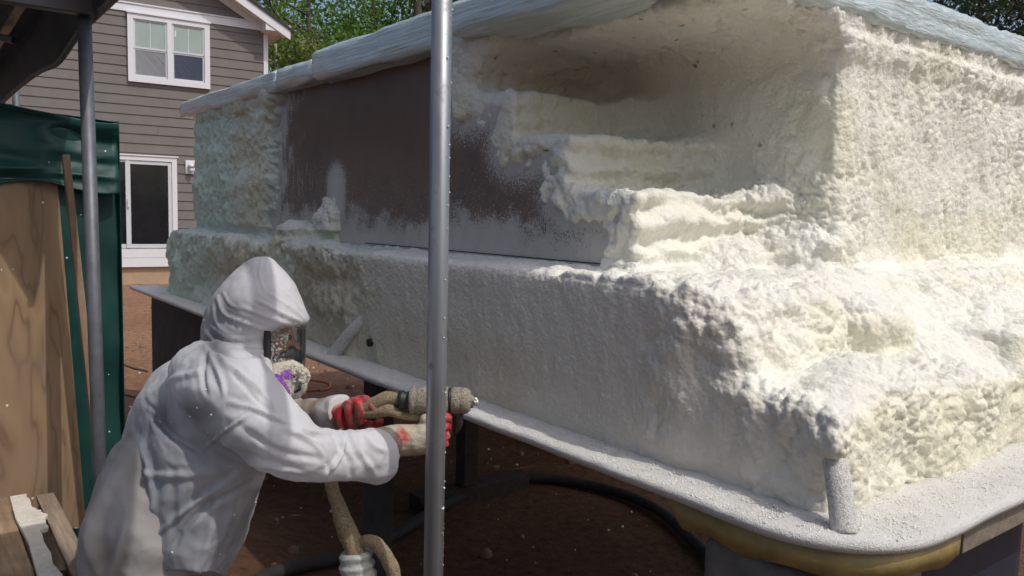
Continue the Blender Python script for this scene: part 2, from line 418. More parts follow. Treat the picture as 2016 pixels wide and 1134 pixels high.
def make_foam():
    bm = bmesh.new(); B = lambda *a: add_box(bm, *a)
    XE = 4.75
    # stairs (notch) between side wall and set-back wall, rising away
    for (ya, za) in ((1.95, 1.74), (2.30, 1.96), (2.66, 2.17), (3.02, 2.40)):
        B(XP, 3.3, ya, 7.0, 0.95, za)
    B(XP, XE, 3.02, 6.98, 0.95, 2.42)                 # main body
    B(2.76, XE, 1.68, 6.9, 0.95, 2.42)                # body beside the stairs, with the sunlit end face
    B(2.14, XE, 1.665, 6.9, 2.375, 2.46); B(1.96, XE, 3.0, 6.9, 2.37, 2.46)                # soffit skin under the slab
    # bench along the side, with flared foot at the far end
    B(1.76, XE, 1.49, 7.05, 0.90, 1.46)
    B(1.80, XE, 6.9, 7.30, 0.90, 1.40)
    # lower tread, and the slope of foam that buries the right hand bench
    B(1.78, 2.75, 1.04, 2.2, 0.90, 1.19)
    B(2.40, XE, 1.05, 1.9, 0.90, 1.17)
    def wedge(prof, x0, x1):
        a = [bm.verts.new((x0, y, z)) for y, z in prof]; b = [bm.verts.new((x1, y, z)) for y, z in prof]; n = len(prof)
        bm.faces.new(a); bm.faces.new(b[::-1])
        fs = [bm.faces.new([a[k], b[k], b[(k + 1) % n], a[(k + 1) % n]]) for k in range(n)]
        bmesh.ops.recalc_face_normals(bm, faces=list({f for v in a + b for f in v.link_faces}))
    wedge([(1.9, 0.92), (1.09, 0.92), (1.09, 1.16), (1.30, 1.30), (1.44, 1.37), (1.60, 1.44), (1.80, 1.60), (1.9, 1.60)], 2.62, XE)
    wedge([(1.9, 0.92), (1.12, 0.92), (1.12, 1.19), (1.48, 1.26), (1.9, 1.47)], 2.08, 2.70)
    wedge([(1.9, 1.0), (1.10, 1.0), (1.06, 1.20), (1.10, 1.30), (1.22, 1.30), (1.9, 1.3)], 2.95, XE)
    add_ball_(bm, (2.52, 1.46, 1.33), (0.24, 0.20, 0.11)); add_ball_(bm, (1.87, 1.13, 1.13), (0.075, 0.07, 0.075))
    for (xa_, xb_, y_, z_, r_) in ((1.79, 2.40, 1.455, 1.385, 0.062), (1.80, 2.34, 1.415, 1.285, 0.068), (1.82, 2.3, 1.375, 1.215, 0.05)): add_tube(bm, [(xa_, y_, z_), ((xa_ + xb_) / 2, y_ - .02, z_ - .012), (xb_, y_, z_ - .01)], r_, 12)
    add_ball_(bm, (2.15, 1.16, 1.17), (0.26, 0.14, 0.085)); add_ball_(bm, (2.72, 1.84, 1.50), (0.13, 0.20, 0.12)); add_ball_(bm, (2.50, 1.92, 1.48), (0.16, 0.16, 0.10))
    for c_, r_ in (((1.97, 4.42, 1.56), (.05, .13, .13)), ((1.90, 4.72, 1.50), (.12, .20, .09)), ((1.84, 4.1, 1.44), (.10, .22, .06)), ((1.785, 1.04, 1.125), (.066, .062, .055)), ((1.84, 1.09, 1.15), (.07, .07, .06))): add_ball_(bm, c_, r_)
    # fillets of foam in the corners of the stair well
    def diag(c, h, L, axis):
        Mx = Matrix.Translation(Vector(c)) @ Matrix.Rotation(math.pi / 4, 4, axis)
        hx = {'X': (L, h, h), 'Y': (h, L, h), 'Z': (h, h, L)}[axis]
        add_box(bm, -hx[0], hx[0], -hx[1], hx[1], -hx[2], hx[2], Mx)
    for k, ((ya, za), zp) in enumerate(zip(((1.95, 1.74), (2.30, 1.96), (2.66, 2.17), (3.02, 2.40)), (1.47, 1.74, 1.96, 2.17))):
        diag((2.78, ya + 0.02, (zp + za) / 2 - 0.02), 0.13, (za - zp) / 2 + 0.05, 'Z')
        diag((2.78, ya + 0.19, za - 0.01), 0.085, 0.20, 'Y')
        diag((2.40, ya + 0.01, zp - 0.005), 0.035, 0.38, 'X')
    diag((2.78, 2.3, 2.40), 0.09, 0.64, 'Y'); diag((2.4, 3.05, 2.42), 0.19, 0.42, 'X'); diag((2.4, 3.05, 2.16), 0.10, 0.42, 'X'); diag((2.77, 1.98, 1.47), 0.11, 0.35, 'Y'); diag((2.80, 3.05, 2.25), 0.20, 0.20, 'Z')
    me = bm_me(bm)
    me = remesh(me, 0.022, 22, 0.5)
    me = remesh(me, 0.0070, 8, 0.5)
    # keep the faces the yard can see
    co, no = vn(me)
    bm = bmesh.new(); bm.from_mesh(me); bm.verts.ensure_lookup_table()
    kill = (co[:, 2] < 0.91) | (co[:, 0] > XE - 0.03) | (co[:, 2] > 2.44)
    bmesh.ops.delete(bm, geom=[bm.verts[int(i)] for i in np.nonzero(kill)[0]], context='VERTS')
    me2 = bm_me(bm); D.meshes.remove(me); me = me2
    p, n = vn(me); x, y, z = p.T; nx, ny, nz = n.T
    side = sstep(0.45, 0.8, -nx); front = sstep(0.4, 0.75, -ny); up = sstep(0.35, 0.8, nz)
    far_coat = sstep(4.3, 5.2, y)                                    # far coat, lumpier and greener
    far_coat = np.maximum(far_coat, sstep(3.35, 3.75, y + (fbm(p * 7, 3, 61) - 0.5) * 0.5) * (z < 1.53))
    setback = side * sstep(2.35, 2.5, x)
    bench = side * (1 - sstep(1.86, 1.92, x)) * (1 - far_coat)
    rough = np.clip(1 - 0.85 * setback - 0.92 * bench, 0.05, 1)
    # the right hand edge of the shaded faces gets lumpy near its corner
    rough = np.maximum(rough, bench * (1 - sstep(1.5, 1.75, y)) * 0.7)
    rough = np.maximum(rough, setback * (1 - sstep(1.70, 2.15, y + (fbm(p * 6, 3, 71) - 0.5) * .4)) * 0.8)
    upper = (1 - sstep(1.80, 2.0, z) * sstep(1.9, 2.2, y) * (x < 2.7) * 0.45)   # higher steps softer
    rough = rough * upper
    smoothb = up * sstep(2.1, 2.4, y) * (1 - far_coat) * (z < 1.6)
    rough = rough * (1 - 0.8 * smoothb)
    warp = np.stack([fbm(p * 5 + 3, 2, 31), fbm(p * 5 + 9, 2, 32), fbm(p * 5 + 15, 2, 33)], 1) - 0.5
    q = p + warp * 0.10
    face_r = front * sstep(2.68, 2.82, x) * sstep(1.45, 1.6, z)
    s_r = np.stack([q[:, 0] * 16, q[:, 1] * 16, q[:, 2] * 6.0], 1)
    s_i = q * 12.0
    s_low = np.stack([q[:, 0] * 11, q[:, 1] * 11, q[:, 2] * 5.0], 1)
    lowf = front * (1 - sstep(1.15, 1.3, z))
    lump = (1 - worley(s_i, 41)) * (1 - face_r) * (1 - lowf) + (1 - worley(s_r, 44)) * face_r + (1 - worley(s_low, 47)) * lowf * (1 - face_r)
    mid = 1 - worley(np.where(face_r[:, None] > 0.5, np.stack([q[:, 0] * 34, q[:, 1] * 34, q[:, 2] * 22], 1), q * 30), 51)
    fine = 1 - worley(p * 62 + warp * 2, 54)
    big = fbm(p * 3.2, 3, 57) - 0.5
    big2 = fbm(p * 9.0, 4, 58) - 0.5
    amp = 0.35 + 1.3 * sstep(0.3, 0.7, fbm(p * 3.5 + 40, 3, 59))
    soft = fbm(np.stack([x * 22, y * 22, z * 10], 1), 3, 66) - 0.5
    disp = rough * (1 - far_coat) * (0.034 * (lump - 0.62) * (0.5 + 0.6 * amp) + amp * (0.014 * (mid - 0.6) + 0.0110 * (fine - 0.6)) + 0.060 * big + 0.02 * big2)
    colm = fbm(np.stack([q[:, 0] * 15, q[:, 1] * 15, q[:, 2] * 3.0], 1), 1, 69) - 0.5
    pop = 0.017 * (0.62 - worley(q * np.array([25, 25, 6.5]), 74)) + 0.010 * (0.6 - worley(p * 40 + warp, 70)) + 0.0055 * (0.6 - worley(p * 75, 75))
    disp = np.where(face_r > 0, disp * (1 - face_r) + face_r * (0.022 * colm + pop * (0.6 + 0.5 * amp) + 0.04 * big + 0.012 * big2), disp)
    riser = front * (x < 2.72) * sstep(1.45, 1.5, z)
    disp += riser * 0.016 * np.sin(z * 62 + 5 * (fbm(p * 4, 2, 72) - .5)) * sstep(2.2, 1.9, z)
    disp += riser * (0.010 * (0.7 - worley(p * 26, 73)))
    disp += 0.03 * front * sstep(2.22, 2.30, z) * sstep(2.37, 2.33, z) * (x > 2.6) * (0.3 + 0.7 * fbm(p * 7, 2, 68))
    disp += (1 - rough) * (1 - far_coat) * (0.012 * big + 0.010 * soft + 0.0032 * (fine - 0.6))
    disp += far_coat * (0.11 * (fbm(q * np.array([3.5, 3.5, 4.5]), 4, 91) - 0.5) + 0.030 * (fbm(q * 17, 3, 95) - 0.5) + 0.004 * (fine - .6))
    # heavy lip of foam on the stair noses and along the foot of the walls
    cov, dst, nzv = panel_cov(y, z)
    wall = (np.abs(x - XP) < 0.04) & (nx < -0.3) & (z > 1.475) & (y > 1.93)
    k = np.where(wall, cov, 1.0)
    disp = disp * (0.25 + 0.75 * k) + np.where((nx < -0.3) & (y > 4.8) & (z > 1.40), 0.052 * sstep(4.96, 5.20, y + 0.26 * (z - 2.4)) * sstep(1.42, 1.56, z), 0.0) + np.where(wall, 0.012 * cov - 0.040 * (1 - cov), 0.0) 
    p2 = p + n * disp[:, None]
    p2[:, 0] += np.where(wall, (1 - k) * 0.02, 0)
    setco(me, p2)
    # colour of the coats: fresh white, cream, far greenish, thin greyish overspray
    N = len(p); col = np.tile(np.array([0.80, 0.785, 0.70]), (N, 1))
    def mixc(w, c):
        nonlocal col
        w = np.clip(w, 0, 1)[:, None]; col = col * (1 - w) + np.array(c) * w
    yel = fbm(p * 2.6, 4, 81)
    mixc(sstep(0.45, 0.68, yel) * 0.8, (0.76, 0.735, 0.59))
    mixc(sstep(1.25, 1.1, z) * front * 0.35, (0.80, 0.77, 0.57))
    mixc(up * (1 - far_coat) * 0.7, (0.765, 0.76, 0.72))  # upward faces toned down where the sun would blow them out
    mixc(setback * 0.8 * sstep(1.7, 2.0, y), (0.77, 0.76, 0.68))
    mixc(sstep(2.1, 2.35, z) * (x < 2.85) * (1 - far_coat) * 0.8, (0.79, 0.775, 0.71))
    mixc(sstep(2.37, 2.43, z) * (x < 2.85) * (1 - far_coat) * 0.8 * (1 - sstep(2.15, 2.55, x)), (0.45, 0.53, 0.50))
    mixc(bench * 0.85, (0.74, 0.70, 0.635))
    mixc(bench * sstep(1.30, 1.05, z) * sstep(1.75, 2.3, y) * sstep(0.35, 0.6, fbm(p * 2.0, 3, 83)) * 0.7, (0.66, 0.59, 0.45))
    mixc(smoothb * 0.7, (0.76, 0.75, 0.73))
    mixc(far_coat, (0.72, 0.745, 0.62))
    mixc(far_coat * sstep(5.3, 6.4, y) * 0.9, (0.57, 0.69, 0.59))
    mixc(far_coat * sstep(0.42, 0.62, fbm(p * 4.0, 4, 85)) * (y < 6.0) * 0.6, (0.60, 0.56, 0.42))
    mixc(far_coat * up * 0.75, (0.58, 0.62, 0.62))
    mixc(far_coat * side * (z < 1.4) * (y < 4.4) * 0.8, (0.60, 0.53, 0.40))
    pits = sstep(0.16, 0.09, worley(p * 11.0, 97) ** 0.5) * (fbm(p * 25, 2, 98) > 0.5) * (setback + sstep(2.2, 2.35, z) * (x < 2.6) + far_coat * 0.6)
    mixc(pits * 0.8, (0.16, 0.12, 0.07))
    mixc(np.where(wall, (1 - k), 0), (0.45, 0.45, 0.46))
    setcol(me, 'col', col)
    return link('foam_coat', me, M['foam'], shell, True)
make_foam()

def make_panel():
    ys = np.arange(1.90, 5.44, 0.02); zs = np.arange(1.44, 2.43, 0.02); ny, nz_ = len(ys), len(zs)
    Yg, Zg = np.meshgrid(ys, zs); y, z = Yg.ravel(), Zg.ravel()
    cov, d, nzv = panel_cov(y, z)
    spray = np.maximum.reduce([sstep(4.55, 5.25, y + nzv * 2.5 + 0.26 * (z - 2.4)) ** 1.6 * 0.55, 0.85 * np.exp(-np.maximum(d - 0.06, 0) / 0.13), 0.18 * np.exp(-np.maximum(d - 0.2, 0) / 0.4),
                               0.88 * sstep(1.84, 1.36, z + nzv * 1.2) , 0.8 * np.exp(-((y - 4.33) / 0.14) ** 2) * sstep(2.02, 1.80, z),
                               0.04 + 0.18 * sstep(2.2, 1.7, z)])
    x = np.full(len(y), XP - 0.004) + 0.006 * (vnoise(np.stack([y * 2, z * 2, 0 * y], 1), 5) - 0.5)
    i = (np.arange(nz_ - 1)[:, None] * ny + np.arange(ny - 1)[None, :]).ravel()
    F = np.stack([i, i + ny, i + ny + 1, i + 1], 1)
    inside = []
    yc, zc = y[i] + 0.01, z[i] + 0.01
    T = np.full(len(i), 2.42)
    for (ya, za) in ((3.02, 2.17), (2.66, 1.96), (2.30, 1.74), (1.95, 1.47)): T[yc < ya - 0.0] = za
    T2 = np.full(len(i), 2.42)
    for (ya, za) in ((3.02, 2.17), (2.66, 1.96), (2.30, 1.74), (1.95, 1.47)): T2[yc < ya + 0.055] = za
    F_keep = yc + 0.26 * (zc - 2.4) < 5.17
    F = F[(zc < np.where(T2 < 2.4, T2 - 0.05, T2 - 0.02)) & F_keep]
    me = D.meshes.new('p'); me.from_pydata(np.stack([x, y, z], 1).tolist(), [], F.tolist())
    setcol(me, 'cov', spray); setcol(me, 'streak', sstep(3.9, 4.9, y) * sstep(1.6, 1.9, z))
    bm = bmesh.new(); bm.from_mesh(me); bmesh.ops.solidify(bm, geom=bm.faces[:], thickness=-0.003) if False else None; bm.free()
    return link('bare_wall_panel', me, M['panel'], shell, True)
make_panel()

def rounded_path(x0, y0, r, n=10, xe=4.9, ye=7.85):
    pts = [(x0, ye)]
    for k in range(n + 1):
        a = math.pi + (math.pi / 2) * k / n
        pts.append((x0 + r + r * math.cos(a), y0 + r + r * math.sin(a)))
    pts.append((xe, y0)); return pts

def make_flange():
    out = rounded_path(1.60, 0.83, 0.30, 14)
    pts = []
    for (a, b) in zip(out, out[1:]):
        L = math.hypot(b[0] - a[0], b[1] - a[1]); n = max(1, int(L / 0.03))
        for k in range(n): pts.append((a[0] + (b[0] - a[0]) * k / n, a[1] + (b[1] - a[1]) * k / n))
    pts.append(out[-1]); P = np.array(pts)
    wob = 0.006 * (vnoise(np.stack([P[:, 0] * 5, P[:, 1] * 5, 0 * P[:, 0]], 1), 8) - 0.5)
    T = np.gradient(P, axis=0); T /= np.linalg.norm(T, axis=1, keepdims=True)
    Nn = np.stack([-T[:, 1], T[:, 0]], 1)               # inward
    sec = [(0.004, -0.026), (0.0, -0.010), (0.004, 0.0), (0.012, 0.003), (0.03, 0.004), (0.06, 0.003), (0.09, 0.002), (0.12, 0.002), (0.16, 0.003), (0.22, 0.004), (0.26, 0.003), (0.26, -0.012), (0.02, -0.012), (0.012, -0.026)]
    bm = bmesh.new(); rings = []
    for i in range(len(P)):
        rings.append([bm.verts.new((P[i, 0] + Nn[i, 0] * (d + wob[i]), P[i, 1] + Nn[i, 1] * (d + wob[i]), ZF + h + 0.006 * (_n2[i, j] - 0.5) * (h > -0.004))) for j, (d, h) in enumerate(sec)])
    m = len(sec)
    for i in range(len(P) - 1):
        for k in range(m): bm.faces.new([rings[i][k], rings[i][(k + 1) % m], rings[i + 1][(k + 1) % m], rings[i + 1][k]])
    bm.faces.new(rings[0]); bm.faces.new(rings[-1][::-1]); bmesh.ops.recalc_face_normals(bm, faces=bm.faces[:])
    return link('flange', bm_me(bm), M['flange'], shell, True)
_n2 = rng.random((600, 14))
make_flange()
# granules of overspray lying on the flange
def blobs(n, pos, rad, name, m, parent, seg=1):
    ico = bmesh.new(); bmesh.ops.create_icosphere(ico, subdivisions=seg, radius=1.0)
    V = np.array([v.co[:] for v in ico.verts]); F = np.array([[v.index for v in f.verts] for f in ico.faces]); ico.free()
    sc = rad[:, None, None] * (0.75 + 0.5 * rng.random((n, 1, 3)))
    P = pos[:, None, :] + V[None] * sc * (0.9 + 0.2 * rng.random((n, len(V), 1)))
    Fs = F[None] + (np.arange(n) * len(V))[:, None, None]
    me = D.meshes.new('b'); me.from_pydata(P.reshape(-1, 3).tolist(), [], Fs.reshape(-1, 3).tolist()); me.update()
    return link(name, me, m, parent, True)
M['crumb'] = simple('foam_crumbs', (0.80, 0.79, 0.74), 0.7, var=0.06)
def flange_crumbs():
    n = 9000; pos = np.zeros((n, 3)); t = rng.random(n)
    a = t < 0.45
    pos[a, 0] = 1.61 + 0.13 * rng.random(a.sum()); pos[a, 1] = 1.1 + 2.2 * rng.random(a.sum()) ** 1.4
    b = ~a
    pos[b, 0] = 1.66 + 1.5 * rng.random(b.sum()) ** 1.3; pos[b, 1] = 0.85 + 0.20 * rng.random(b.sum())
    keep = ~((pos[:, 0] < 1.9) & (pos[:, 1] < 1.13) & (np.hypot(pos[:, 0] - 1.9, pos[:, 1] - 1.13) > 0.29))
    pos = pos[keep]; n = len(pos); pos[:, 2] = ZF + 0.004
    o = blobs(n, pos, 0.0009 + 0.0022 * rng.random(n) ** 3, 'overspray_crumbs', M['crumb'], shell); o['kind'] = 'stuff'
flange_crumbs()

def make_gusset(name, top, mid, bot, r0, r1, m):
    pts = spline([top, mid, bot], 10); n = len(pts)
    bm = bmesh.new(); add_tube(bm, [Vector(p) for p in pts], [r0 + (r1 - r0) * i / (n - 1) for i in range(n)], 18)
    return link(name, bm_me(bm), m, shell, True)
make_gusset('gusset', (1.93, 1.17, 1.14), (1.785, 1.035, 1.07), (1.728, 0.968, 0.925), 0.028, 0.031, M['gusset'])
g2 = make_gusset('gusset', (1.80, 3.50, 1.16), (1.735, 3.60, 1.05), (1.70, 3.72, 0.925), 0.026, 0.034, M['gusset'])
bm = bmesh.new(); add_tube(bm, [(1.742, 3.42, 1.027), (1.79, 3.42, 1.03)], 0.019, 14); link('drain_hole', bm_me(bm), M['black'], shell, True)
link('base_joint', tube_me([(1.992, 2.0, 1.483), (1.992, 3.95, 1.481)], 0.0022, 6), M['black'], shell)
# amber skirt under the near corner
def make_skirt():
    out = rounded_path(1.615, 0.845, 0.29, 14, 2.05, 1.42)
    bm = bmesh.new(); rows = []
    P = []
    for (a, b) in zip(out, out[1:]):
        n = max(1, int(math.hypot(b[0] - a[0], b[1] - a[1]) / 0.02))
        P += [(a[0] + (b[0] - a[0]) * k / n, a[1] + (b[1] - a[1]) * k / n) for k in range(n)]
    P.append(out[-1])
    for i, (x, y) in enumerate(P):
        t = i / (len(P) - 1)
        h = 0.062 * float(sstep(0.0, 0.10, np.array(t))) * (1 + 0.12 * math.sin(t * 23)) + 0.004
        rows.append([bm.verts.new((x, y, ZF - 0.027)), bm.verts.new((x + 0.004, y + 0.004, ZF - 0.03 - h)), bm.verts.new((x + 0.026, y + 0.024, ZF - 0.03 - h)), bm.verts.new((x + 0.024, y + 0.022, ZF - 0.027))])
    for a, b in zip(rows, rows[1:]):
        for k in range(4): bm.faces.new([a[k], a[(k + 1) % 4], b[(k + 1) % 4], b[k]])
    bm.faces.new(rows[0]); bm.faces.new(rows[-1][::-1]); bmesh.ops.recalc_face_normals(bm, faces=bm.faces[:])
    link('flange_skirt', bm_me(bm), M['skirt'], shell, True)
make_skirt()
link('edge_beam', box_me(2.10, 4.85, 0.86, 0.92, ZF - 0.105, ZF - 0.028, bevel=0.004), M['greywood'], shell)

# film wrapped boards on top
def make_board(y0, y1, x0, x1, z0, z1, label):
    me = gridbox(x0, x1, y0, y1, z0, z1, 0.022, 0.028)
    p, n = vn(me)
    s = np.where(np.abs(n[:, 1:2]) > 0.7, p * np.array([1.2, 8, 46]), p * np.array([8, 1.5, 46])) + 0.8 * np.stack([p[:, 1] * 0, p[:, 1] * 0, p[:, 1] * 1.2], 1)
    r = 1 - np.abs(fbm(s, 2, 101) - 0.5) * 2
    sag = (fbm(p * 2.2, 3, 103) - 0.5) * 0.035
    p = p + n * (0.024 * (r - 0.75) + sag * 0.5)[:, None]
    p[:, 2] += 0.025 * (fbm(np.stack([p[:, 1] * 0.9, 0 * p[:, 1], 0 * p[:, 1]], 1), 2, 104) - 0.5)
    setco(me, p)
    return tag(link('wrapped_board', me, M['film'], None, True), label, 'wrapped board', 'film wrapped boards on the shell')
make_board(5.02, 7.22, 1.89, 4.80, 2.395, 2.525, 'film wrapped board on the shell below the house window, farthest left')
make_board(4.46, 5.00, 1.89, 4.80, 2.395, 2.520, 'short film wrapped board between two long ones')
make_board(3.06, 4.44, 1.885, 4.80, 2.380, 2.545, 'long film wrapped board above the bare dark wall')
make_board(1.635, 2.98, 1.885, 4.80, 2.405, 2.550, 'film wrapped board over the foamed steps and sunlit end wall')
# ================================================================== HOUSE behind
M['siding'] = simple('grey_lap_siding', (0.165, 0.150, 0.142), 0.7, var=0.10, scale=3.0, bump=0.15, bscale=40, bdist=0.002)
M['white'] = simple('white_trim_paint', (0.72, 0.73, 0.76), 0.5, var=0.03)
M['tan'] = simple('tan_foundation', (0.42, 0.30, 0.19), 0.9, var=0.1)
M['shingle'] = simple('dark_shingles', (0.04, 0.04, 0.045), 0.9, var=0.3, scale=30)
M['blindpane'] = simple('glass_over_pale_blind', (0.34, 0.41, 0.39), 0.08, var=0.10, scale=2.0)
M['bluepane'] = simple('dark_blue_glass', (0.05, 0.07, 0.13), 0.15, var=0.15, scale=2.0, spec=0.2)
M['darkpane'] = simple('dark_glass', (0.012, 0.014, 0.018), 0.05, var=0.3, scale=3.0)
M['paper'] = simple('white_sticker', (0.8, 0.8, 0.8), 0.7)
M['sash'] = simple('vinyl_sash', (0.60, 0.63, 0.66), 0.4, var=0.03)
house = empty('house', 'two storey house with grey lap siding and white trim behind the pool shell', 'house', loc=(4.173, 18.148, 0), rz=-0.062)
def hb(name, s0, s1, o0, o1, z0, z1, m, parent=None, bevel=0.0):
    return link(name, box_me(s0, s1, -o1, -o0, z0, z1, bevel=bevel), m, parent or house)
SL, SR, ZT = -8.0, 2.36, 5.6
def roofz(s): return 5.78 + 0.56 * (2.32 - s)
bm = bmesh.new()
pr = [(SL, 0.38), (2.42, 0.38), (2.42, 5.75), (-1.8, 8.05), (SL, 8.05 - 0.56 * 6.2)]
a = [bm.verts.new((s, 0.0, z)) for s, z in pr]; b = [bm.verts.new((s, 9.0, z)) for s, z in pr]
bm.faces.new(a[::-1]); bm.faces.new(b)
for k in range(5): bm.faces.new([a[k], a[(k + 1) % 5], b[(k + 1) % 5], b[k]])
bmesh.ops.recalc_face_normals(bm, faces=bm.faces[:]); link('wall', bm_me(bm), M['siding'], house)
hb('foundation', SL, 2.40, -8.9, -0.03, -0.4, 0.40, M['tan'])
def board(s0, s1, z0, clip=None):
    bm = bmesh.new(); H = 0.212
    e1 = s1 if clip is None else clip(z0); e2 = s1 if clip is None else clip(z0 + H)
    pts = [(s0, z0, 0.024), (e1, z0, 0.024), (e2, z0 + H, 0.006), (s0, z0 + H, 0.006)]
    f = [bm.verts.new((s, -o, z)) for s, z, o in pts]; g = [bm.verts.new((s, -0.001, z)) for s, z, o in pts]
    bm.faces.new(f); bm.faces.new(g[::-1])
    for k in range(4): bm.faces.new([f[k], g[k], g[(k + 1) % 4], f[(k + 1) % 4]])
    bmesh.ops.recalc_face_normals(bm, faces=bm.faces[:]); return link('siding_board', bm_me(bm), M['siding'], house)
z = 0.42; k = 0
while z < ZT - 0.05:
    j = -0.2 + 1.9 * ((k * 0.37) % 1.0) if z > 2.9 else 0.9 + ((k * 0.37) % 1.0)
    if k % 3 == 0: board(SL, SR, z)
    else: board(SL, j, z); board(j + 0.003, SR, z)
    z += 0.195; k += 1
z = 5.76
while z < 7.6:
    board(SL, 0, z, lambda q: 2.20 - (q - 5.80) / 0.56); z += 0.195
hb('corner_board', 2.36, 2.46, -0.08, 0.035, 0.42, 5.62, M['white'])
hb('frieze_board', SL, 2.44, 0.0, 0.04, 5.60, 5.755, M['white']); hb('frieze_cap', SL, 2.40, 0.0, 0.06, 5.757, 5.785, M['white'])
def prism(name, prof, y0, y1, m):
    bm = bmesh.new(); a = [bm.verts.new((s, y0, z)) for s, z in prof]; b = [bm.verts.new((s, y1, z)) for s, z in prof]; n = len(prof)
    bm.faces.new(a); bm.faces.new(b[::-1])
    for k in range(n): bm.faces.new([a[k], b[k], b[(k + 1) % n], a[(k + 1) % n]])
    bmesh.ops.recalc_face_normals(bm, faces=bm.faces[:]); return link(name, bm_me(bm), m, house)
RZ = lambda s, d: (s, 5.90 + 0.56 * (2.32 - s) + d)
prism('rake_board', [RZ(2.84, -0.20), RZ(-1.8, -0.20), RZ(-1.8, 0.0), RZ(2.84, 0.0)], -0.42, -0.38, M['white'])
prism('rake_soffit', [RZ(2.80, -0.14), RZ(-1.8, -0.14), RZ(-1.8, -0.10), RZ(2.80, -0.10)], -0.38, 0.0, M['white'])
prism('wall_rake_trim', [RZ(2.34, -0.30), RZ(-1.8, -0.30), RZ(-1.8, -0.14), RZ(2.34, -0.14)], -0.05, -0.002, M['white'])
prism('eave_return', [(2.30, 5.56), (2.84, 5.56), (2.84, 5.60), (2.30, 5.80)], -0.40, 0.3, M['white'])
prism('eave_fascia', [(2.80, 5.56), (2.86, 5.56), (2.86, 5.70), (2.80, 5.72)], -0.41, 9.0, M['white'])
prism('eave_soffit', [(2.44, 5.565), (2.80, 5.565), (2.80, 5.58), (2.44, 5.58)], 0.3, 9.0, M['white'])
prism('roof', [RZ(2.90, 0.002), RZ(-1.8, 0.002), RZ(-1.8, 0.06), RZ(2.90, 0.06)], -0.45, 9.2, M['shingle'])
prism('roof', [(-1.81, 8.21), (-8.4, 8.21 - 0.56 * 6.6), (-8.4, 8.28 - 0.56 * 6.6), (-1.81, 8.28)], -0.45, 9.2, M['shingle'])
# upstairs double window
W = hb('window', -0.41, 1.20, 0.0, 0.028, 4.20, 5.57, M['white'])
for nm, s0, s1, z0, z1 in (('frame', -0.41, -0.30, 4.20, 5.57), ('frame', 1.09, 1.20, 4.20, 5.57), ('frame', -0.30, 1.09, 5.47, 5.57), ('sill', -0.30, 1.09, 4.20, 4.32), ('mullion', 0.345, 0.445, 4.32, 5.47)):
    hb(nm, s0, s1, 0.028, 0.075, z0, z1, M['white'], W)
hb('head_cap', -0.43, 1.22, 0.028, 0.10, 5.572, 5.60, M['white'], W)
for s0, s1 in ((-0.30, 0.345), (0.445, 1.09)):
    for nm, z0, z1, o in (('sash', 4.88, 5.47, 0.05), ('sash', 4.32, 4.88, 0.038)):
        mat_ = M['blindpane'] if z0 > 4.5 else M['bluepane']
        hb('pane', s0 + 0.035, s1 - 0.035, 0.028, o - 0.012, z0 + 0.035, z1 - 0.03, mat_, W)
        bmx = bmesh.new()
        for (a0, a1, b0, b1) in ((s0 + .002, s0 + .035, z0, z1 - .002), (s1 - .035, s1 - .002, z0, z1 - .002), (s0 + .035, s1 - .035, z0, z0 + .035), (s0 + .035, s1 - .035, z1 - .03, z1 - .002)):
            add_box(bmx, a0, a1, -o, -0.028, b0, b1)
        link('sash', bm_me(bmx), M['sash'], W)
    hb('muntin', (s0 + s1) / 2 - 0.008, (s0 + s1) / 2 + 0.008, 0.038, 0.043, 4.915, 5.44, M['sash'], W)
    hb('sticker', s1 - 0.13, s1 - 0.075, 0.026, 0.0275, 4.70, 4.81, M['paper'], W)
    hb('sticker', s1 - 0.18, s1 - 0.10, 0.026, 0.0275, 4.38, 4.47, M['paper'], W)
hb('sticker', 0.50, 0.525, 0.038, 0.0395, 5.22, 5.34, M['paper'], W)
# sliding door
Dr = hb('sliding_door', -1.50, 0.50, 0.0, 0.027, 0.76, 2.69, M['white'])
for nm, s0, s1, z0, z1, o in (('frame', 0.40, 0.50, 0.76, 2.69, .075), ('frame', -1.50, -1.40, 0.76, 2.69, .075), ('frame', -1.40, 0.40, 2.60, 2.69, .075), ('head_cap', -1.53, 0.53, 2.692, 2.72, .095)):
    hb(nm, s0, s1, 0.027, o, z0, z1, M['white'], Dr)
hb('pane', -1.38, -0.50, 0.027, 0.032, 0.86, 2.56, M['darkpane'], Dr); hb('pane', -0.40, 0.32, 0.036, 0.040, 0.86, 2.52, M['darkpane'], Dr)
for nm, s0, s1, z0, z1, o in (('stile', -0.50, -0.41, 0.78, 2.595, .065), ('stile', 0.325, 0.395, 0.78, 2.595, .055), ('rail', -0.41, 0.325, 2.52, 2.595, .055), ('rail', -0.41, 0.325, 0.78, 0.86, .055), ('rail', -1.39, -0.50, 0.78, 0.86, .045), ('rail', -1.39, -0.50, 2.55, 2.595, .045)):
    hb(nm, s0, s1, 0.027, o, z0, z1, M['sash'], Dr)
hb('handle', -0.475, -0.44, 0.065, 0.10, 1.62, 1.80, M['sash'], Dr)
hb('sill_board', -1.60, 0.52, 0.0, 0.05, 0.575, 0.758, M['white']); hb('sill_board', -1.60, 0.52, 0.0, 0.045, 0.38, 0.572, M['white'])
Lm = hb('wall_lamp', 0.68, 0.87, 0.024, 0.05, 2.37, 2.66, M['white'])
bm = bmesh.new(); add_tube(bm, [(0.78, -0.05, 2.54), (0.78, -0.12, 2.54)], 0.045, 14); add_tube(bm, [(0.78, -0.12, 2.57), (0.78, -0.12, 2.50)], 0.062, 14); link('lamp_cap', bm_me(bm), M['sash'], Lm, True)
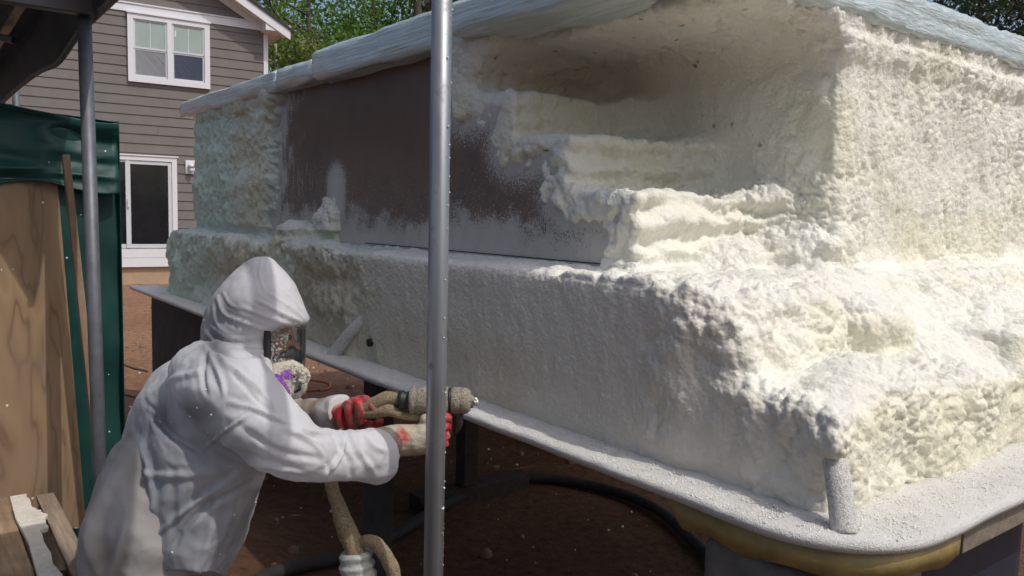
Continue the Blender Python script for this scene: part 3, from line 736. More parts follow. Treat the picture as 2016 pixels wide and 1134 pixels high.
link('lamp_glass', tube_me([(0.78, -0.12, 2.50), (0.78, -0.12, 2.44), (0.78, -0.12, 2.39)], [0.048, 0.05, 0.03], 14), M['sash'], Lm, True)

# ================================================================== TREES
def leaf_mat(name, c1, c2):
    t = NT(name); o = t.attr('tint', 'Fac'); c = t.mix(o, c1, c2); t.base(c).set(Roughness=0.5)
    t.b.inputs['Specular IOR Level'].default_value = 0.3
    tr = t.n('BsdfTranslucent'); t.L(t.mix(1.0, c, (1.5, 1.7, 0.6), 'MULTIPLY'), tr.inputs[0]); mx = t.n('MixShader'); mx.inputs[0].default_value = 0.35
    out = t.t.nodes['Material Output']; t.L(t.b.outputs[0], mx.inputs[1]); t.L(tr.outputs[0], mx.inputs[2]); t.L(mx.outputs[0], out.inputs[0]); return t.m
M['leaf'] = leaf_mat('green_leaves', (0.055, 0.12, 0.025), (0.15, 0.25, 0.06))
M['leaf2'] = leaf_mat('yellow_green_leaves', (0.09, 0.12, 0.028), (0.20, 0.24, 0.07))
M['leafdark'] = leaf_mat('dark_leaves', (0.018, 0.030, 0.022), (0.045, 0.065, 0.045))
M['bark'] = simple('bark', (0.10, 0.085, 0.07), 0.95, var=0.4, scale=9, bump=0.8, bscale=25, bdist=0.03)
M['palebark'] = simple('pale_dead_bark', (0.34, 0.31, 0.22), 0.9, var=0.3, scale=9, bump=0.5, bscale=25, bdist=0.02)
def tree(x, y, h, cr, label, leaf='leaf', n=12500, leaf_s=0.145, seed=0, low=0.30, trunk_r=0.22, bark='bark', lean=(0, 0)):
    r = np.random.default_rng(seed); root = empty('tree', label, 'tree', 'trees behind the yard', (x, y, gz(x, y) - 0.05))
    bm = bmesh.new(); top = np.array([lean[0], lean[1], h * 0.92])
    tp = [(0, 0, 0)] + [tuple(top * t + np.append(r.normal(0, 0.10, 2), 0) * h * 0.06) for t in (0.2, 0.4, 0.6, 0.8, 1.0)]
    tp = spline(tp, 4); add_tube(bm, tp, list(np.linspace(trunk_r, 0.04, len(tp))), 9)
    tips = []
    for k in range(16):
        t = low * 0.8 + (0.95 - low * 0.8) * (k + r.random()) / 16; base = tp[int(t * (len(tp) - 1))]
        a = r.random() * 6.283; L = cr * (0.65 + 0.4 * r.random()) * (1.15 - 0.6 * abs(t - 0.55))
        end = base + np.array([math.cos(a) * L, math.sin(a) * L, L * (0.15 + 0.5 * r.random())])
        midp = (base + end) / 2 + r.normal(0, 0.12, 3) * L * 0.5
        sp = spline([base, midp, end], 4); add_tube(bm, sp, list(np.linspace(trunk_r * 0.38 * (1.1 - t * 0.7), 0.012, len(sp))), 6)
        tips += [sp[4], sp[6], end]
        for q in range(2):
            e2 = end + r.normal(0, 0.45, 3) * L * 0.6; sp2 = spline([midp, (midp + e2) / 2 + r.normal(0, .1, 3), e2], 3); add_tube(bm, sp2, list(np.linspace(0.03, 0.008, len(sp2))), 5); tips += [e2, sp2[3]]
    link('trunk', bm_me(bm), M[bark], root, True)
    tips = np.array(tips); cl = tips[r.integers(0, len(tips), n)]
    sub = r.normal(0, 1, (len(tips) * 6, 3)) * cr * 0.17; si = r.integers(0, 6, n); ti = r.integers(0, len(tips), n)
    P = tips[ti] + sub[ti * 6 + si] + r.normal(0, 1, (n, 3)) * cr * 0.075
    kp = P[:, 2] > h * low * 0.6; P = P[kp]; ti = ti[kp]; n = len(P)
    s = leaf_s * (0.6 + 0.8 * r.random(n)); u = r.normal(0, 1, (n, 3)); u /= np.linalg.norm(u, axis=1, keepdims=True)
    w = np.cross(u, r.normal(0, 1, (n, 3))); w /= np.linalg.norm(w, axis=1, keepdims=True)
    nn = np.cross(u, w)
    V = np.stack([P - u * s[:, None] * .6, P + w * s[:, None] * 0.32 + nn * s[:, None] * .08, P + u * s[:, None] * .6, P - w * s[:, None] * 0.32 + nn * s[:, None] * .08], 1).reshape(-1, 3)
    me = D.meshes.new('c'); me.from_pydata(V.tolist(), [], (np.arange(n)[:, None] * 4 + np.arange(4)[None]).tolist()); me.update()
    tint = np.clip(0.5 + r.normal(0, 0.25, n) + 0.25 * (ti % 5 - 2) / 2, 0, 1); setcol(me, 'tint', np.repeat(tint, 4))
    link('crown', me, M[leaf], root, False); return root
for (px, dep, h, cr, lab, lf, sd, kw) in (
    (610, 27, 11.0, 3.6, 'broad green tree right of the house gable', 'leaf', 1, {}),
    (735, 30, 12.0, 3.8, 'tall leafy tree above the long wrapped board', 'leaf', 2, {}),
    (822, 27, 13.0, 2.6, 'dark trunked tree just left of the front steel pole', 'leaf', 3, dict(n=8000, trunk_r=0.42, low=0.5)),
    (548, 23.5, 7.0, 1.5, 'small yellow green tree with pale bare limbs beside the house corner', 'leaf2', 4, dict(n=6000, bark='palebark', trunk_r=0.13, low=0.55, leaf_s=0.11)),
    (480, 33, 12.0, 3.8, 'green tree rising behind the house roof', 'leaf', 5, {}),
    (905, 33, 12.0, 3.6, 'tree glimpsed right of the front steel pole above the boards', 'leaf', 8, dict(n=6000)),
    (1905, 31, 15.5, 3.4, 'dark open tree left of the pair at the top right corner', 'leafdark', 6, dict(n=9000)),
    (2010, 24, 12.5, 3.4, 'dense dark tree in the top right corner', 'leafdark', 7, dict(n=15000))):
    p = at(px, 420, dep); tree(p[0], p[1], h, cr, lab, lf, seed=sd, **kw)

# ================================================================== CANOPY, POLES, TARP, WOOD
M['sheet'] = simple('dark_roof_sheet', (0.045, 0.042, 0.042), 0.55, var=0.3, scale=4)
M['dullsteel'] = simple('dull_blue_grey_pipe', (0.13, 0.14, 0.16), 0.5, metal=0.3, var=0.2, scale=20)
M['bar'] = simple('dark_steel_bar', (0.13, 0.125, 0.125), 0.4, metal=0.6, var=0.25)
M['edge'] = simple('dusty_edge_strip', (0.20, 0.185, 0.165), 0.7, var=0.3, scale=20)
def speckled(t, c, dens=0.74, col=(0.75, 0.75, 0.70), scale=38.0):
    v = t.coord(); x = t.voro(v, scale); r = t.n('TexVoronoi'); r.inputs['Scale'].default_value = scale; t.L(v, r.inputs['Vector'])
    sel = t.math('GREATER_THAN', t.n('SeparateColor').outputs[0], dens)
    sc = sel.node.inputs[0].links[0].from_node; t.L(r.outputs['Color'], sc.inputs[0])
    dot = t.math('MULTIPLY', t.math('LESS_THAN', x, 0.13), sel)
    return t.mix(dot, c, col)
def m_tarp():
    t = NT('green_tarpaulin'); v = t.coord(); a = t.noise(v, 5.0, 5, 0.6); b = t.noise(v, 1.3, 3)
    c = t.mix(t.ramp(a, [(0.3, 0.0), (0.7, 1.0)]), (0.005, 0.038, 0.034), (0.010, 0.062, 0.055))
    t.base(speckled(t, c, 0.86)).set(Roughness=0.5); t.b.inputs['Specular IOR Level'].default_value = 0.35
    t.bump(t.noise(v, 6.0, 3, 0.5, 0.8), 0.25, 0.015); return t.m
M['tarp'] = m_tarp()
def m_ply():
    t = NT('plywood_face'); v = t.coord((2.6, 2.6, 0.55), (0, 0.10, 0))
    n = t.noise(v, 1.5, 3, 0.5, 0.9)
    rings = t.math('PINGPONG', t.math('MULTIPLY', n, 16.0), 1.0)
    c = t.mix(t.ramp(rings, [(0.0, 0.0), (0.75, 0.4), (1.0, 1.0)]), (0.33, 0.215, 0.118), (0.165, 0.095, 0.048))
    d = t.noise(t.coord(), 2.6, 5, 0.65); c = t.mix(t.ramp(d, [(0.4, 0.0), (0.65, 0.55)]), c, (0.24, 0.18, 0.12))
    k = t.voro(t.coord((3.1, 3.1, 2.3)), 1.3); c = t.mix(t.ramp(k, [(0.02, 0.9), (0.055, 0.0)]), c, (0.10, 0.045, 0.02))
    t.base(speckled(t, c, 0.93, scale=30)).set(Roughness=0.75); t.bump(n, 0.2, 0.004); return t.m
M['ply'] = m_ply()
M['pallet'] = m_wood('pallet_wood', (0.30, 0.20, 0.125), (0.50, 0.36, 0.23))
M['pallet2'] = m_wood('weathered_pallet_wood', (0.24, 0.18, 0.135), (0.42, 0.33, 0.245))
M['batten'] = m_wood('batten_wood', (0.24, 0.155, 0.10), (0.40, 0.29, 0.20), axis=2)
M['chalk'] = simple('torn_white_sheet', (0.66, 0.62, 0.54), 0.85, var=0.14, scale=18, bump=0.8, bscale=50, bdist=0.01)

P1 = at(861, 567, 1.80)
p1 = empty('steel_pole', 'galvanised steel pole standing upright in front of the spray gun', 'pole', loc=(P1[0], P1[1], gz(P1[0], P1[1])))
bm = bmesh.new(); add_tube(bm, [(0, 0, 0.0), (0.003, 0.002, 1.3), (0.0, 0.0, 2.75)], 0.0228, 28); link('pipe', bm_me(bm), M['steel'], p1, True)
bm = bmesh.new(); add_tube(bm, [(0, 0, -0.01), (0, 0, 0.012)], 0.07, 20); link('foot_plate', bm_me(bm), M['steel'], p1)
n = 90; zz = 0.75 + 1.7 * rng.random(n); aa = math.atan2(-0.6, 0.8) + rng.normal(0, 0.42, n)
pos = np.stack([0.0232 * np.cos(aa), 0.0232 * np.sin(aa), zz], 1)
o = blobs(n, pos, 0.0009 + 0.0022 * rng.random(n) ** 2, 'foam_droplets', M['crumb'], p1); o['kind'] = 'stuff'

EY = [onplane(px, py, 0, 0.55) for px, py in ((222, 0), (181, 39), (158, 62), (142, 85), (112, 125), (76, 142), (34, 174), (0, 206))]
canopy = empty('canopy', 'dark metal canopy roof with sagging edge at the top left', 'canopy', loc=(0, 0, 0))
ep = spline([EY[0] + (EY[0] - EY[1]) * 0.5] + EY, 5)
bm = bmesh.new(); add_tube(bm, [Vector(p) for p in ep], 0.012, 8); link('edge_strip', bm_me(bm), M['edge'], canopy, True)
ZR = lambda x: 2.52 + (0.55 - x) * 0.20
bm = bmesh.new(); rows = []
for p in ep: rows.append([bm.verts.new((p[0] + 0.002, p[1], p[2])), bm.verts.new((p[0] - 0.10, p[1], max(p[2] + 0.12, ZR(0.45)))), ])
for a, b in zip(rows, rows[1:]): bm.faces.new([a[0], b[0], b[1], a[1]])
bmesh.ops.solidify(bm, geom=bm.faces[:], thickness=0.004); link('valance', bm_me(bm), M['sheet'], canopy, True)
Y0c = float(ep[0][1]); Y1c = 9.5
def roof_panel(y0, y1):
    bm = bmesh.new(); n = 40; xs = np.linspace(0.47, -3.2, n)
    g = [[bm.verts.new((x, y, ZR(x) + dz + (0.018 if k % 4 < 2 else 0.0))) for k, x in enumerate(xs)] for y in (y0, y1) for dz in (0,)]
    for k in range(n - 1): bm.faces.new([g[0][k], g[0][k + 1], g[1][k + 1], g[1][k]])
    bmesh.ops.solidify(bm, geom=bm.faces[:], thickness=-0.004); return link('roof_and_shade_sheet', bm_me(bm), M['sheet'], canopy)
for y0_, y1_ in ((-3.6, -2.2), (-2.196, -0.8), (-0.796, 0.45), (0.454, 1.45)):      # unseen bay added to cut sky light and shade the worker
    bm = bmesh.new(); add_box(bm, -0.9, 0.73, y0_, y1_, 2.70, 2.706); link('roof_and_shade_sheet', bm_me(bm), M['sheet'], canopy)
bm = bmesh.new(); add_box(bm, -3.2, 1.06, 1.50, 1.55, 2.705, 2.75) if False else add_box(bm, 0.90, 0.94, -3.6, 1.62, 2.65, 2.698); link('added_eave_rail', bm_me(bm), M['bar'], canopy)  # rail of the added unseen bay
for y in np.arange(Y0c, Y1c, 1.1): roof_panel(y, min(y + 1.096, Y1c))
def barc(name, a, b, w=0.045, h=0.06, m='bar', parent=None):
    a, b = Vector(a), Vector(b); t = (b - a); L = t.length; s, u = frame_of(t)
    Mx = Matrix((s, t.normalized(), u)).transposed().to_4x4(); Mx.translation = a
    return link(name, box_me(-w / 2, w / 2, 0, L, -h / 2, h / 2, Mx, 0.004), M[m], parent or canopy)
P2t, P2b = at(166, 35, 2.7), at(197, 945, 2.7); d2 = (P2b - P2t); P2g = P2t + d2 * ((0.0 - P2t[2]) / d2[2])
P3 = at(32, 205, 5.0)
for y in (P2t[1], P2t[1] + 0.85, P2t[1] + 1.7, P3[1], P3[1] + 1.6): barc('rafter', (0.46, y, ZR(0.46) - 0.045), (-3.2, y, ZR(-3.2) - 0.045))
for x in (0.40, -0.5, -1.5, -2.6): barc('purlin', (x, Y0c + 0.02, ZR(x) - 0.10), (x, Y1c, ZR(x) - 0.10), 0.04, 0.045)
barc('crossbeam', (P2t[0] + 0.02, P2t[1] - 0.03, P2t[2] + 0.03), (-3.2, P2t[1] - 0.03, P2t[2] + 0.03), 0.05, 0.055)
for k in range(3): barc('brace', (0.42, P2t[1] + 0.2 + k * 1.0, P2t[2] + 0.10), (-1.3, P2t[1] + 1.5 + k * 1.0, ZR(-1.3) - 0.13), 0.03, 0.03)
link('post', tube_me([P2g, P2t * 0.5 + P2g * 0.5, P2t], 0.0225, 20), M['dullsteel'], canopy, True)
link('post', tube_me([(P3[0], P3[1], 0), (P3[0], P3[1], 2.5)], 0.02, 16), M['dullsteel'], canopy, True)

# green tarp over a stack, plywood leaning on its front
YT = 3.34
def tp(px, py, y=YT): q = onplane(px, py, 1, y); return q
c_tl, c_tr = tp(-140, 206), tp(228, 252); zt = 1.985; xr = c_tr[0]; xm = tp(116, 600)[0]; zfl = tp(100, 352)[2]
def sheet(u0, u1, v0, v1, f, res=0.022):
    nu, nv = max(2, int(abs(u1 - u0) / res)), max(2, int(abs(v1 - v0) / res)); U, V = np.meshgrid(np.linspace(u0, u1, nu + 1), np.linspace(v0, v1, nv + 1))
    P = f(U.ravel(), V.ravel()); i = (np.arange(nv)[:, None] * (nu + 1) + np.arange(nu)[None]).ravel()
    return P, np.stack([i, i + 1, i + nu + 2, i + nu + 1], 1)
def tarp_disp(u, v):
    q = np.stack([u * 2.2, v * 1.4, 0 * u], 1); r = 1 - 2 * np.abs(fbm(q * 1.7 + 5, 2, 111) - 0.5)
    return 0.09 * (fbm(q, 3, 112) - 0.5) + 0.06 * (r - 0.8) + 0.01 * fbm(q * 6, 2, 113)
parts = []
rt = lambda x: zt - 0.02 * sstep(xr - 0.18, xr, x) + 0.018 * np.sin(x * 9)
parts.append(sheet(-1.3, xr, 0, 1, lambda u, v: np.stack([u, YT - 0.035 - tarp_disp(u, v) - 0.012 * np.exp(-((v) / .06) ** 2), (zfl - 0.03) + v * (rt(u) - zfl + 0.03) - 0.02 * np.exp(-((v) / .06) ** 2) * np.sin(u * 13)], 1), 0.02))
parts.append(sheet(-1.3, xr, 0, 1, lambda u, v: np.stack([u, YT - 0.035 + v * 1.2 - tarp_disp(u, 0 * v + 1) * (1 - v), rt(u) + 0.03 * v + 0.02 * np.sin(v * 3.1) + 0.01 * np.sin(u * 14 + v * 5)], 1), 0.04))
parts.append(sheet(xm - 0.02, xr + 0.01, 0.22, zt - 0.05, lambda u, v: np.stack([u, YT - 0.004 - 0.7 * tarp_disp(u * 1.6, v * 0.9 + 3) , v], 1), 0.02))
parts.append(sheet(YT - 0.03, YT + 1.2, 0.22, zt - 0.02, lambda u, v: np.stack([xr + 0.006 + 0.6 * tarp_disp(u + 7, v) * sstep(YT - 0.03, YT + 0.1, u), u, v], 1), 0.03))
V = np.concatenate([p for p, f in parts]); off = np.cumsum([0] + [len(p) for p, f in parts]); F = np.concatenate([f + o for (p, f), o in zip(parts, off)])
me = D.meshes.new('t'); me.from_pydata(V.tolist(), [], F.tolist()); me.update()
tarp = link('tarpaulin', me, M['tarp'], None, True); tag(tarp, 'dark green tarpaulin draped over a tall stack behind the plywood', 'tarp')
tarp.modifiers.new('t', 'SOLIDIFY').thickness = 0.003
stack = link('crate', box_me(-1.28, xr - 0.03, YT + 0.04, YT + 1.15, 0.0, zt - 0.05), M['greywood'])
tag(stack, 'tall timber crate hidden beneath the green tarpaulin', 'crate')
ply_c = [tp(-150, 348, YT - 0.012), tp(113, 352, YT - 0.012), tp(170, 1040, YT - 0.09), tp(-150, 1040, YT - 0.09)]
bm = bmesh.new(); fr = [bm.verts.new(Vector(p)) for p in ply_c]; bk = [bm.verts.new(Vector(p) + Vector((0, 0.010, 0))) for p in ply_c]
bm.faces.new(fr[::-1]); bm.faces.new(bk)
for k in range(4): bm.faces.new([fr[k], fr[(k + 1) % 4], bk[(k + 1) % 4], bk[k]])
bmesh.ops.recalc_face_normals(bm, faces=bm.faces[:]); tag(link('plywood_sheet', bm_me(bm), M['ply']), 'plywood sheet with wavy brown grain leaning under the tarp flap', 'plywood')
bt, bb = tp(129, 305, YT - 0.13), tp(190, 875, YT - 0.20)
o = barc('wooden_batten', bb + (bb - bt) * 0.35, bt, 0.030, 0.024, 'batten', None); o.parent = None
tag(o, 'thin upright wooden batten leaning on the green tarp', 'batten')

# pallet in the near left corner
ZP = 0.68
pal = empty('pallet', 'worn wooden pallet in the bottom left corner beside the plywood', 'pallet')
q = lambda px, py: onplane(px, py, 2, ZP)
xa, xb, xc, xd = q(17, 985)[0], q(84, 1005)[0], q(124, 1003)[0], q(25, 1008)[0]; yf = 3.08
def deck(x0, x1, y0, y1, z, m='pallet', rz=0.0):
    me = gridbox(x0, x1, y0, y1, z - 0.02, z, 0.05, 0.004); p, n = vn(me); p[:, 2] += 0.004 * (vnoise(p * 7, 9) - .5); setco(me, p)
    return link('deck_board', me, M[m], pal, False)
deck(xa - 0.135, xa, 1.85, yf - 0.02, ZP); deck(xa - 0.29, xa - 0.15, 1.85, yf, ZP, 'pallet2'); deck(xa - 0.44, xa - 0.30, 1.85, yf, ZP)
deck(xb, xc, 1.85, yf - 0.05, ZP, 'pallet2'); deck(xa + 0.006, xa + 0.050, 1.85, yf - 0.05, ZP - 0.001, 'pallet2')
for y in (1.9, 2.42, 2.95): link('stringer', box_me(xa - 0.44, xc - 0.005, y - 0.02, y + 0.02, ZP - 0.115, ZP - 0.021), M['pallet2'], pal)
for x in (xa - 0.40, xa - 0.1, xc - 0.07): link('bottom_board', box_me(x - 0.05, x + 0.05, 1.86, yf - 0.03, ZP - 0.135, ZP - 0.116), M['pallet2'], pal)
tag(link('timber_block', box_me(xa - 0.42, xc - 0.05, 2.75, 2.95, 0.0, ZP - 0.136, bevel=0.006), M['greywood']), 'timber block holding the pallet up at its far end', 'timber block')
tag(link('timber_block', box_me(xa - 0.42, xc - 0.05, 1.95, 2.15, 0.0, ZP - 0.136, bevel=0.006), M['greywood']), 'timber block holding the pallet up at its near end', 'timber block')
def torn():
    out = [(xa + 0.004, yf - 0.06), (xa + 0.052, yf - 0.06), (xa + 0.052, yf - 0.17), (xa + 0.060, yf - 0.24), (xa + 0.072, yf - 0.28), (xa + 0.070, yf - 0.36), (xa + 0.066, yf - 0.42), (xa + 0.046, yf - 0.425), (xa + 0.050, yf - 0.62), (xa + 0.052, yf - 0.95), (xa + 0.004, yf - 0.95)]
    bm = bmesh.new(); pts = []
    for a, b in zip(out, out[1:] + out[:1]):
        for k in range(4): pts.append((a[0] + (b[0] - a[0]) * k / 4 + 0.004 * rng.normal() * (k > 0), a[1] + (b[1] - a[1]) * k / 4))
    t = [bm.verts.new((x, y, ZP + 0.012)) for x, y in pts]; b = [bm.verts.new((x, y, ZP + 0.0005)) for x, y in pts]
    bm.faces.new(t); bm.faces.new(b[::-1])
    for k in range(len(t)): bm.faces.new([t[k], b[k], b[(k + 1) % len(t)], t[(k + 1) % len(t)]])
    bmesh.ops.recalc_face_normals(bm, faces=bm.faces[:]); return link('torn_board', bm_me(bm), M['chalk'])
tag(torn(), 'torn chalky white board lying between the pallet planks', 'torn board')

# ================================================================== UNDER THE SHELL
tag(link('support_stack', gridbox(1.66, 2.12, 5.75, 7.32, -0.33, ZF - 0.03, 0.10, 0.02), M['darkblock']), 'black block pier under the far left end of the flange', 'pier')
def cblock(x0, x1, y0, y1, z0, z1, label, grp=None):
    me = gridbox(x0, x1, y0, y1, z0, z1, 0.03, 0.012); p, n = vn(me); p += n * (0.006 * (fbm(p * 30, 2, 7) - .5))[:, None]; setco(me, p)
    return tag(link('concrete_block', me, M['concrete'], None, True), label, 'block', 'blocks under the near corner')
zb = -0.33; zt_ = ZF - 0.115; hb_ = (zt_ - zb) / 5
for k in range(5):
    lab = ['lowest concrete block of the pier under the near corner', 'second concrete block up in the near corner pier', 'middle concrete block of the near corner pier', 'fourth concrete block up in the near corner pier', 'grey concrete block directly under the amber flange corner'][k]
    cblock(1.66 + 0.004 * (k % 2), 2.05, 0.93, 1.32, zb + k * hb_ + 0.002, zb + (k + 1) * hb_ - 0.002, lab)
bin_ = gridbox(2.16, 2.9, 1.0, 1.6, -0.33, ZF - 0.13, 0.06, 0.03); tag(link('plastic_bin', bin_, M['navy'], None, True), 'dark navy plastic bin under the right hand flange', 'bin')
tag(link('timber_post', box_me(1.72, 1.82, 3.30, 3.42, -0.33, ZF - 0.03, bevel=0.005), M['darkblock']), 'dark timber post under the flange left of the spray gun', 'post')
M['darkwood'] = m_wood('dark_timber', (0.035, 0.026, 0.020), (0.075, 0.055, 0.042))  # much darker brown than the grey timber
def crib(x0, x1, y0, y1, z0, z1, lab): tag(link('crib_timber', box_me(x0, x1, y0, y1, z0, z1, bevel=0.006), M['darkwood']), lab, 'timber', 'timbers stacked under the shell')
g0 = -0.31
crib(2.6, 3.5, 4.35, 4.50, g0 - 0.02, g0 + 0.12, 'long timber lying on the dirt under the shell')
crib(2.95, 3.06, 4.37, 4.48, g0 + 0.122, ZF - 0.03, 'upright timber standing on the long timber under the shell')
for k, (y0_, y1_) in enumerate(((4.05, 5.2), (5.22, 6.35), (6.37, 7.5))):  # boards added to keep daylight from under the shell
    tag(link('light_block_board', box_me(4.62, 4.65, y0_, y1_, -0.33, ZF - 0.04), M['darkwood']), ['added board blocking light under the far side, nearest of three', 'added board blocking light under the far side, middle of three', 'added board blocking light under the far side, by the black pier end'][k], 'board', 'boards added to keep light out under the shell')
M['hosegrey'] = simple('dusty_black_hose', (0.026, 0.022, 0.020), 0.8, var=0.35, scale=20, bump=0.4, bscale=50)
hp = [onplane(px, py, 2, -0.25) for px, py in ((420, 1330), (560, 1190), (700, 1090), (800, 1035), (890, 985), (980, 950), (1060, 941), (1150, 950), (1240, 975), (1310, 1015), (1370, 1070), (1440, 1130))]
hp = [np.array([p[0], p[1], gz(p[0], p[1]) + 0.045]) for p in hp]
tag(link('drain_pipe', tube_me([Vector(p) for p in spline(hp, 6)], 0.036, 14), M['hosegrey'], None, True), 'dark flexible pipe curving over the dirt under the shell', 'pipe')
M['orange'] = simple('orange_cord', (0.55, 0.13, 0.03), 0.5); M['cord'] = simple('brown_cord', (0.10, 0.06, 0.04), 0.7)
cp = [onplane(px, py, 2, -0.2) for px, py in ((560, 752), (600, 752), (640, 750), (650, 744), (645, 737), (620, 732), (590, 730))]
cp = [np.array([p[0], p[1], gz(p[0], p[1]) + 0.012]) for p in cp]
tag(link('extension_cord', tube_me([Vector(p) for p in spline(cp, 6)], 0.011, 8), M['orange'], None, True), 'thin orange extension cord looped on the sunlit dirt', 'cord')
for (pts, lab) in ((((232, 676), (255, 684), (290, 690)), 'thin dark cord on the sunlit dirt nearer the house'), (((225, 748), (255, 744), (300, 752)), 'thin dark cord on the sunlit dirt nearer the black pier')):
    cp = [onplane(px, py, 2, -0.05) for px, py in pts]; cp = [np.array([p[0], p[1], gz(p[0], p[1]) + 0.01]) for p in cp]
    tag(link('cable', tube_me([Vector(p) for p in spline(cp, 5)], 0.012, 6), M['cord'], None, True), lab, 'cable')
# stones and foam scraps on the dirt
n = 700; x = rng.uniform(0.9, 6.5, n); y = 2.0 + rng.random(n) * 13
pos = np.stack([x, y, ground_z(x, y) + 0.003], 1)
M['stone'] = simple('dirt_clods', (0.20, 0.12, 0.08), 0.95, var=0.4, scale=10)
o = blobs(n, pos, 0.007 + 0.040 * rng.random(n) ** 4, 'gravel', M['stone'], None); o['kind'] = 'stuff'
n = 260; x = rng.uniform(0.6, 5.0, n); y = 1.8 + rng.random(n) * 9
pos = np.stack([x, y, ground_z(x, y) + 0.004], 1)
o = blobs(n, pos, 0.003 + 0.010 * rng.random(n) ** 3, 'foam_litter', M['crumb'], None); o['kind'] = 'stuff'

# ================================================================== PERSON in a white coverall, leaning towards the shell
DP = 2.0
_f = RW @ np.array([0, 0, 1.0]); FW = np.array([_f[0], _f[1], 0]); FW /= np.linalg.norm(FW)
def PP(px, py, lat=0.0): return at(px, py, DP + lat)
PX = DP / FPX
def add_ball(bm, c, r, seg=14):
    M4 = Matrix.Translation(Vector(c)) @ Matrix.Diagonal((*(r if hasattr(r, '__len__') else (r, r, r)), 1.0))
    bmesh.ops.create_uvsphere(bm, u_segments=seg, v_segments=seg // 2 + 2, radius=1.0, matrix=M4)
def add_chain(bm, pts, rad, n=5, seg=14, endball=True):
    P = spline([list(p) + [r] for p, r in zip(pts, rad)], n)
    add_tube(bm, [Vector(p[:3]) for p in P], [max(0.001, p[3]) for p in P], seg)
    for q in ((P[0], P[-1]) if endball else (P[0],)): add_ball(bm, q[:3], q[3] * 0.999, seg)
def add_loft(bm, rings, sub=5, seg=28, lat0=0.0):
    """rings: (xl, yl, xr, yr, half depth, lat centre)"""
    R = spline(rings, sub); L = []
    for (xl, yl, xr, yr, hd, lc) in R:
        row = []
        for k in range(seg):
            a = 2 * math.pi * k / seg; c, s = math.cos(a), math.sin(a)
            c = math.copysign(abs(c) ** 0.85, c); s = math.copysign(abs(s) ** 0.85, s)
            row.append(bm.verts.new(Vector(PP((xl + xr) / 2 + (xr - xl) / 2 * c, (yl + yr) / 2 + (yr - yl) / 2 * c, lc + hd * s))))
        L.append(row)
    for a, b in zip(L, L[1:]):
        for k in range(seg): bm.faces.new([a[k], a[(k + 1) % seg], b[(k + 1) % seg], b[k]])
    bm.faces.new(L[0][::-1]); bm.faces.new(L[-1]); bmesh.ops.recalc_face_normals(bm, faces=bm.faces[:])

def project(P):
    c = (P - CAM) @ RW; return c[:, 0] / c[:, 2] * FPX + CX, c[:, 1] / c[:, 2] * FPX + CY, c[:, 2]
def segdist(x, y, pl):
    d = np.full(len(x), 1e9); tt = np.zeros(len(x)); n = len(pl) - 1
    for i in range(n):
        (a, b), (c, e) = pl[i], pl[i + 1]; ux, uy = c - a, e - b; t = np.clip(((x - a) * ux + (y - b) * uy) / (ux * ux + uy * uy + 1e-9), 0, 1)
        q = np.hypot(x - a - t * ux, y - b - t * uy); m = q < d; d = np.where(m, q, d); tt = np.where(m, (i + t) / n, tt)
    return d, tt
def fold(x, y, pl, w, amp, both=False):
    pl = [tuple(p) for p in spline(pl, 6)] if len(pl) > 2 else pl
    d, t = segdist(x, y, pl); e = np.sin(np.pi * np.clip(t, 0.02, 0.98)) ** 0.5
    return 1.7 * amp * e * (np.exp(-(d / w) ** 2) - 0.5 * np.exp(-(d / (2.2 * w)) ** 2))

def m_coverall():
    t = NT('white_coverall_fabric'); v = t.coord(); c = t.attr('col')
    n = t.noise(v, 7.0, 5, 0.6); m2 = t.noise(v, 45.0, 3, 0.6)
    c = t.mix(t.ramp(n, [(0.35, 0.30), (0.62, 0.0)]), c, t.mix(1.0, c, (0.80, 0.81, 0.84), 'MULTIPLY'))
    t.base(c).set(Roughness=0.55); t.b.inputs['Specular IOR Level'].default_value = 0.3
    t.b.inputs['Sheen Weight'].default_value = 0.08
    wv = t.n('VectorMath'); wv.operation = 'ADD'; nz_ = t.n('TexNoise'); nz_.inputs['Scale'].default_value = 9.0; t.L(v, nz_.inputs['Vector']); sc_ = t.n('VectorMath'); sc_.operation = 'SCALE'; sc_.inputs['Scale'].default_value = 0.10; t.L(nz_.outputs['Color'], sc_.inputs[0]); t.L(v, wv.inputs[0]); t.L(sc_.outputs[0], wv.inputs[1])
    cr = t.math('ADD', t.voro(wv.outputs[0], 16.0), t.math('MULTIPLY', t.voro(wv.outputs[0], 37.0), 0.45))
    t.bump(t.math('ADD', cr, t.math('MULTIPLY', t.noise(v, 500.0, 2), 0.06)), 0.20, 0.014)
    tr = t.n('BsdfTranslucent'); t.L(c, tr.inputs[0]); mx = t.n('MixShader'); mx.inputs[0].default_value = 0.32; t.L(t.b.outputs[0], mx.inputs[1]); t.L(tr.outputs[0], mx.inputs[2]); t.L(mx.outputs[0], t.t.nodes['Material Output'].inputs[0])
    return t.m
M['suit'] = m_coverall()
person = empty('person', 'person in a hooded white coverall and respirator leaning forward to spray foam', 'person', loc=(0, 0, 0))

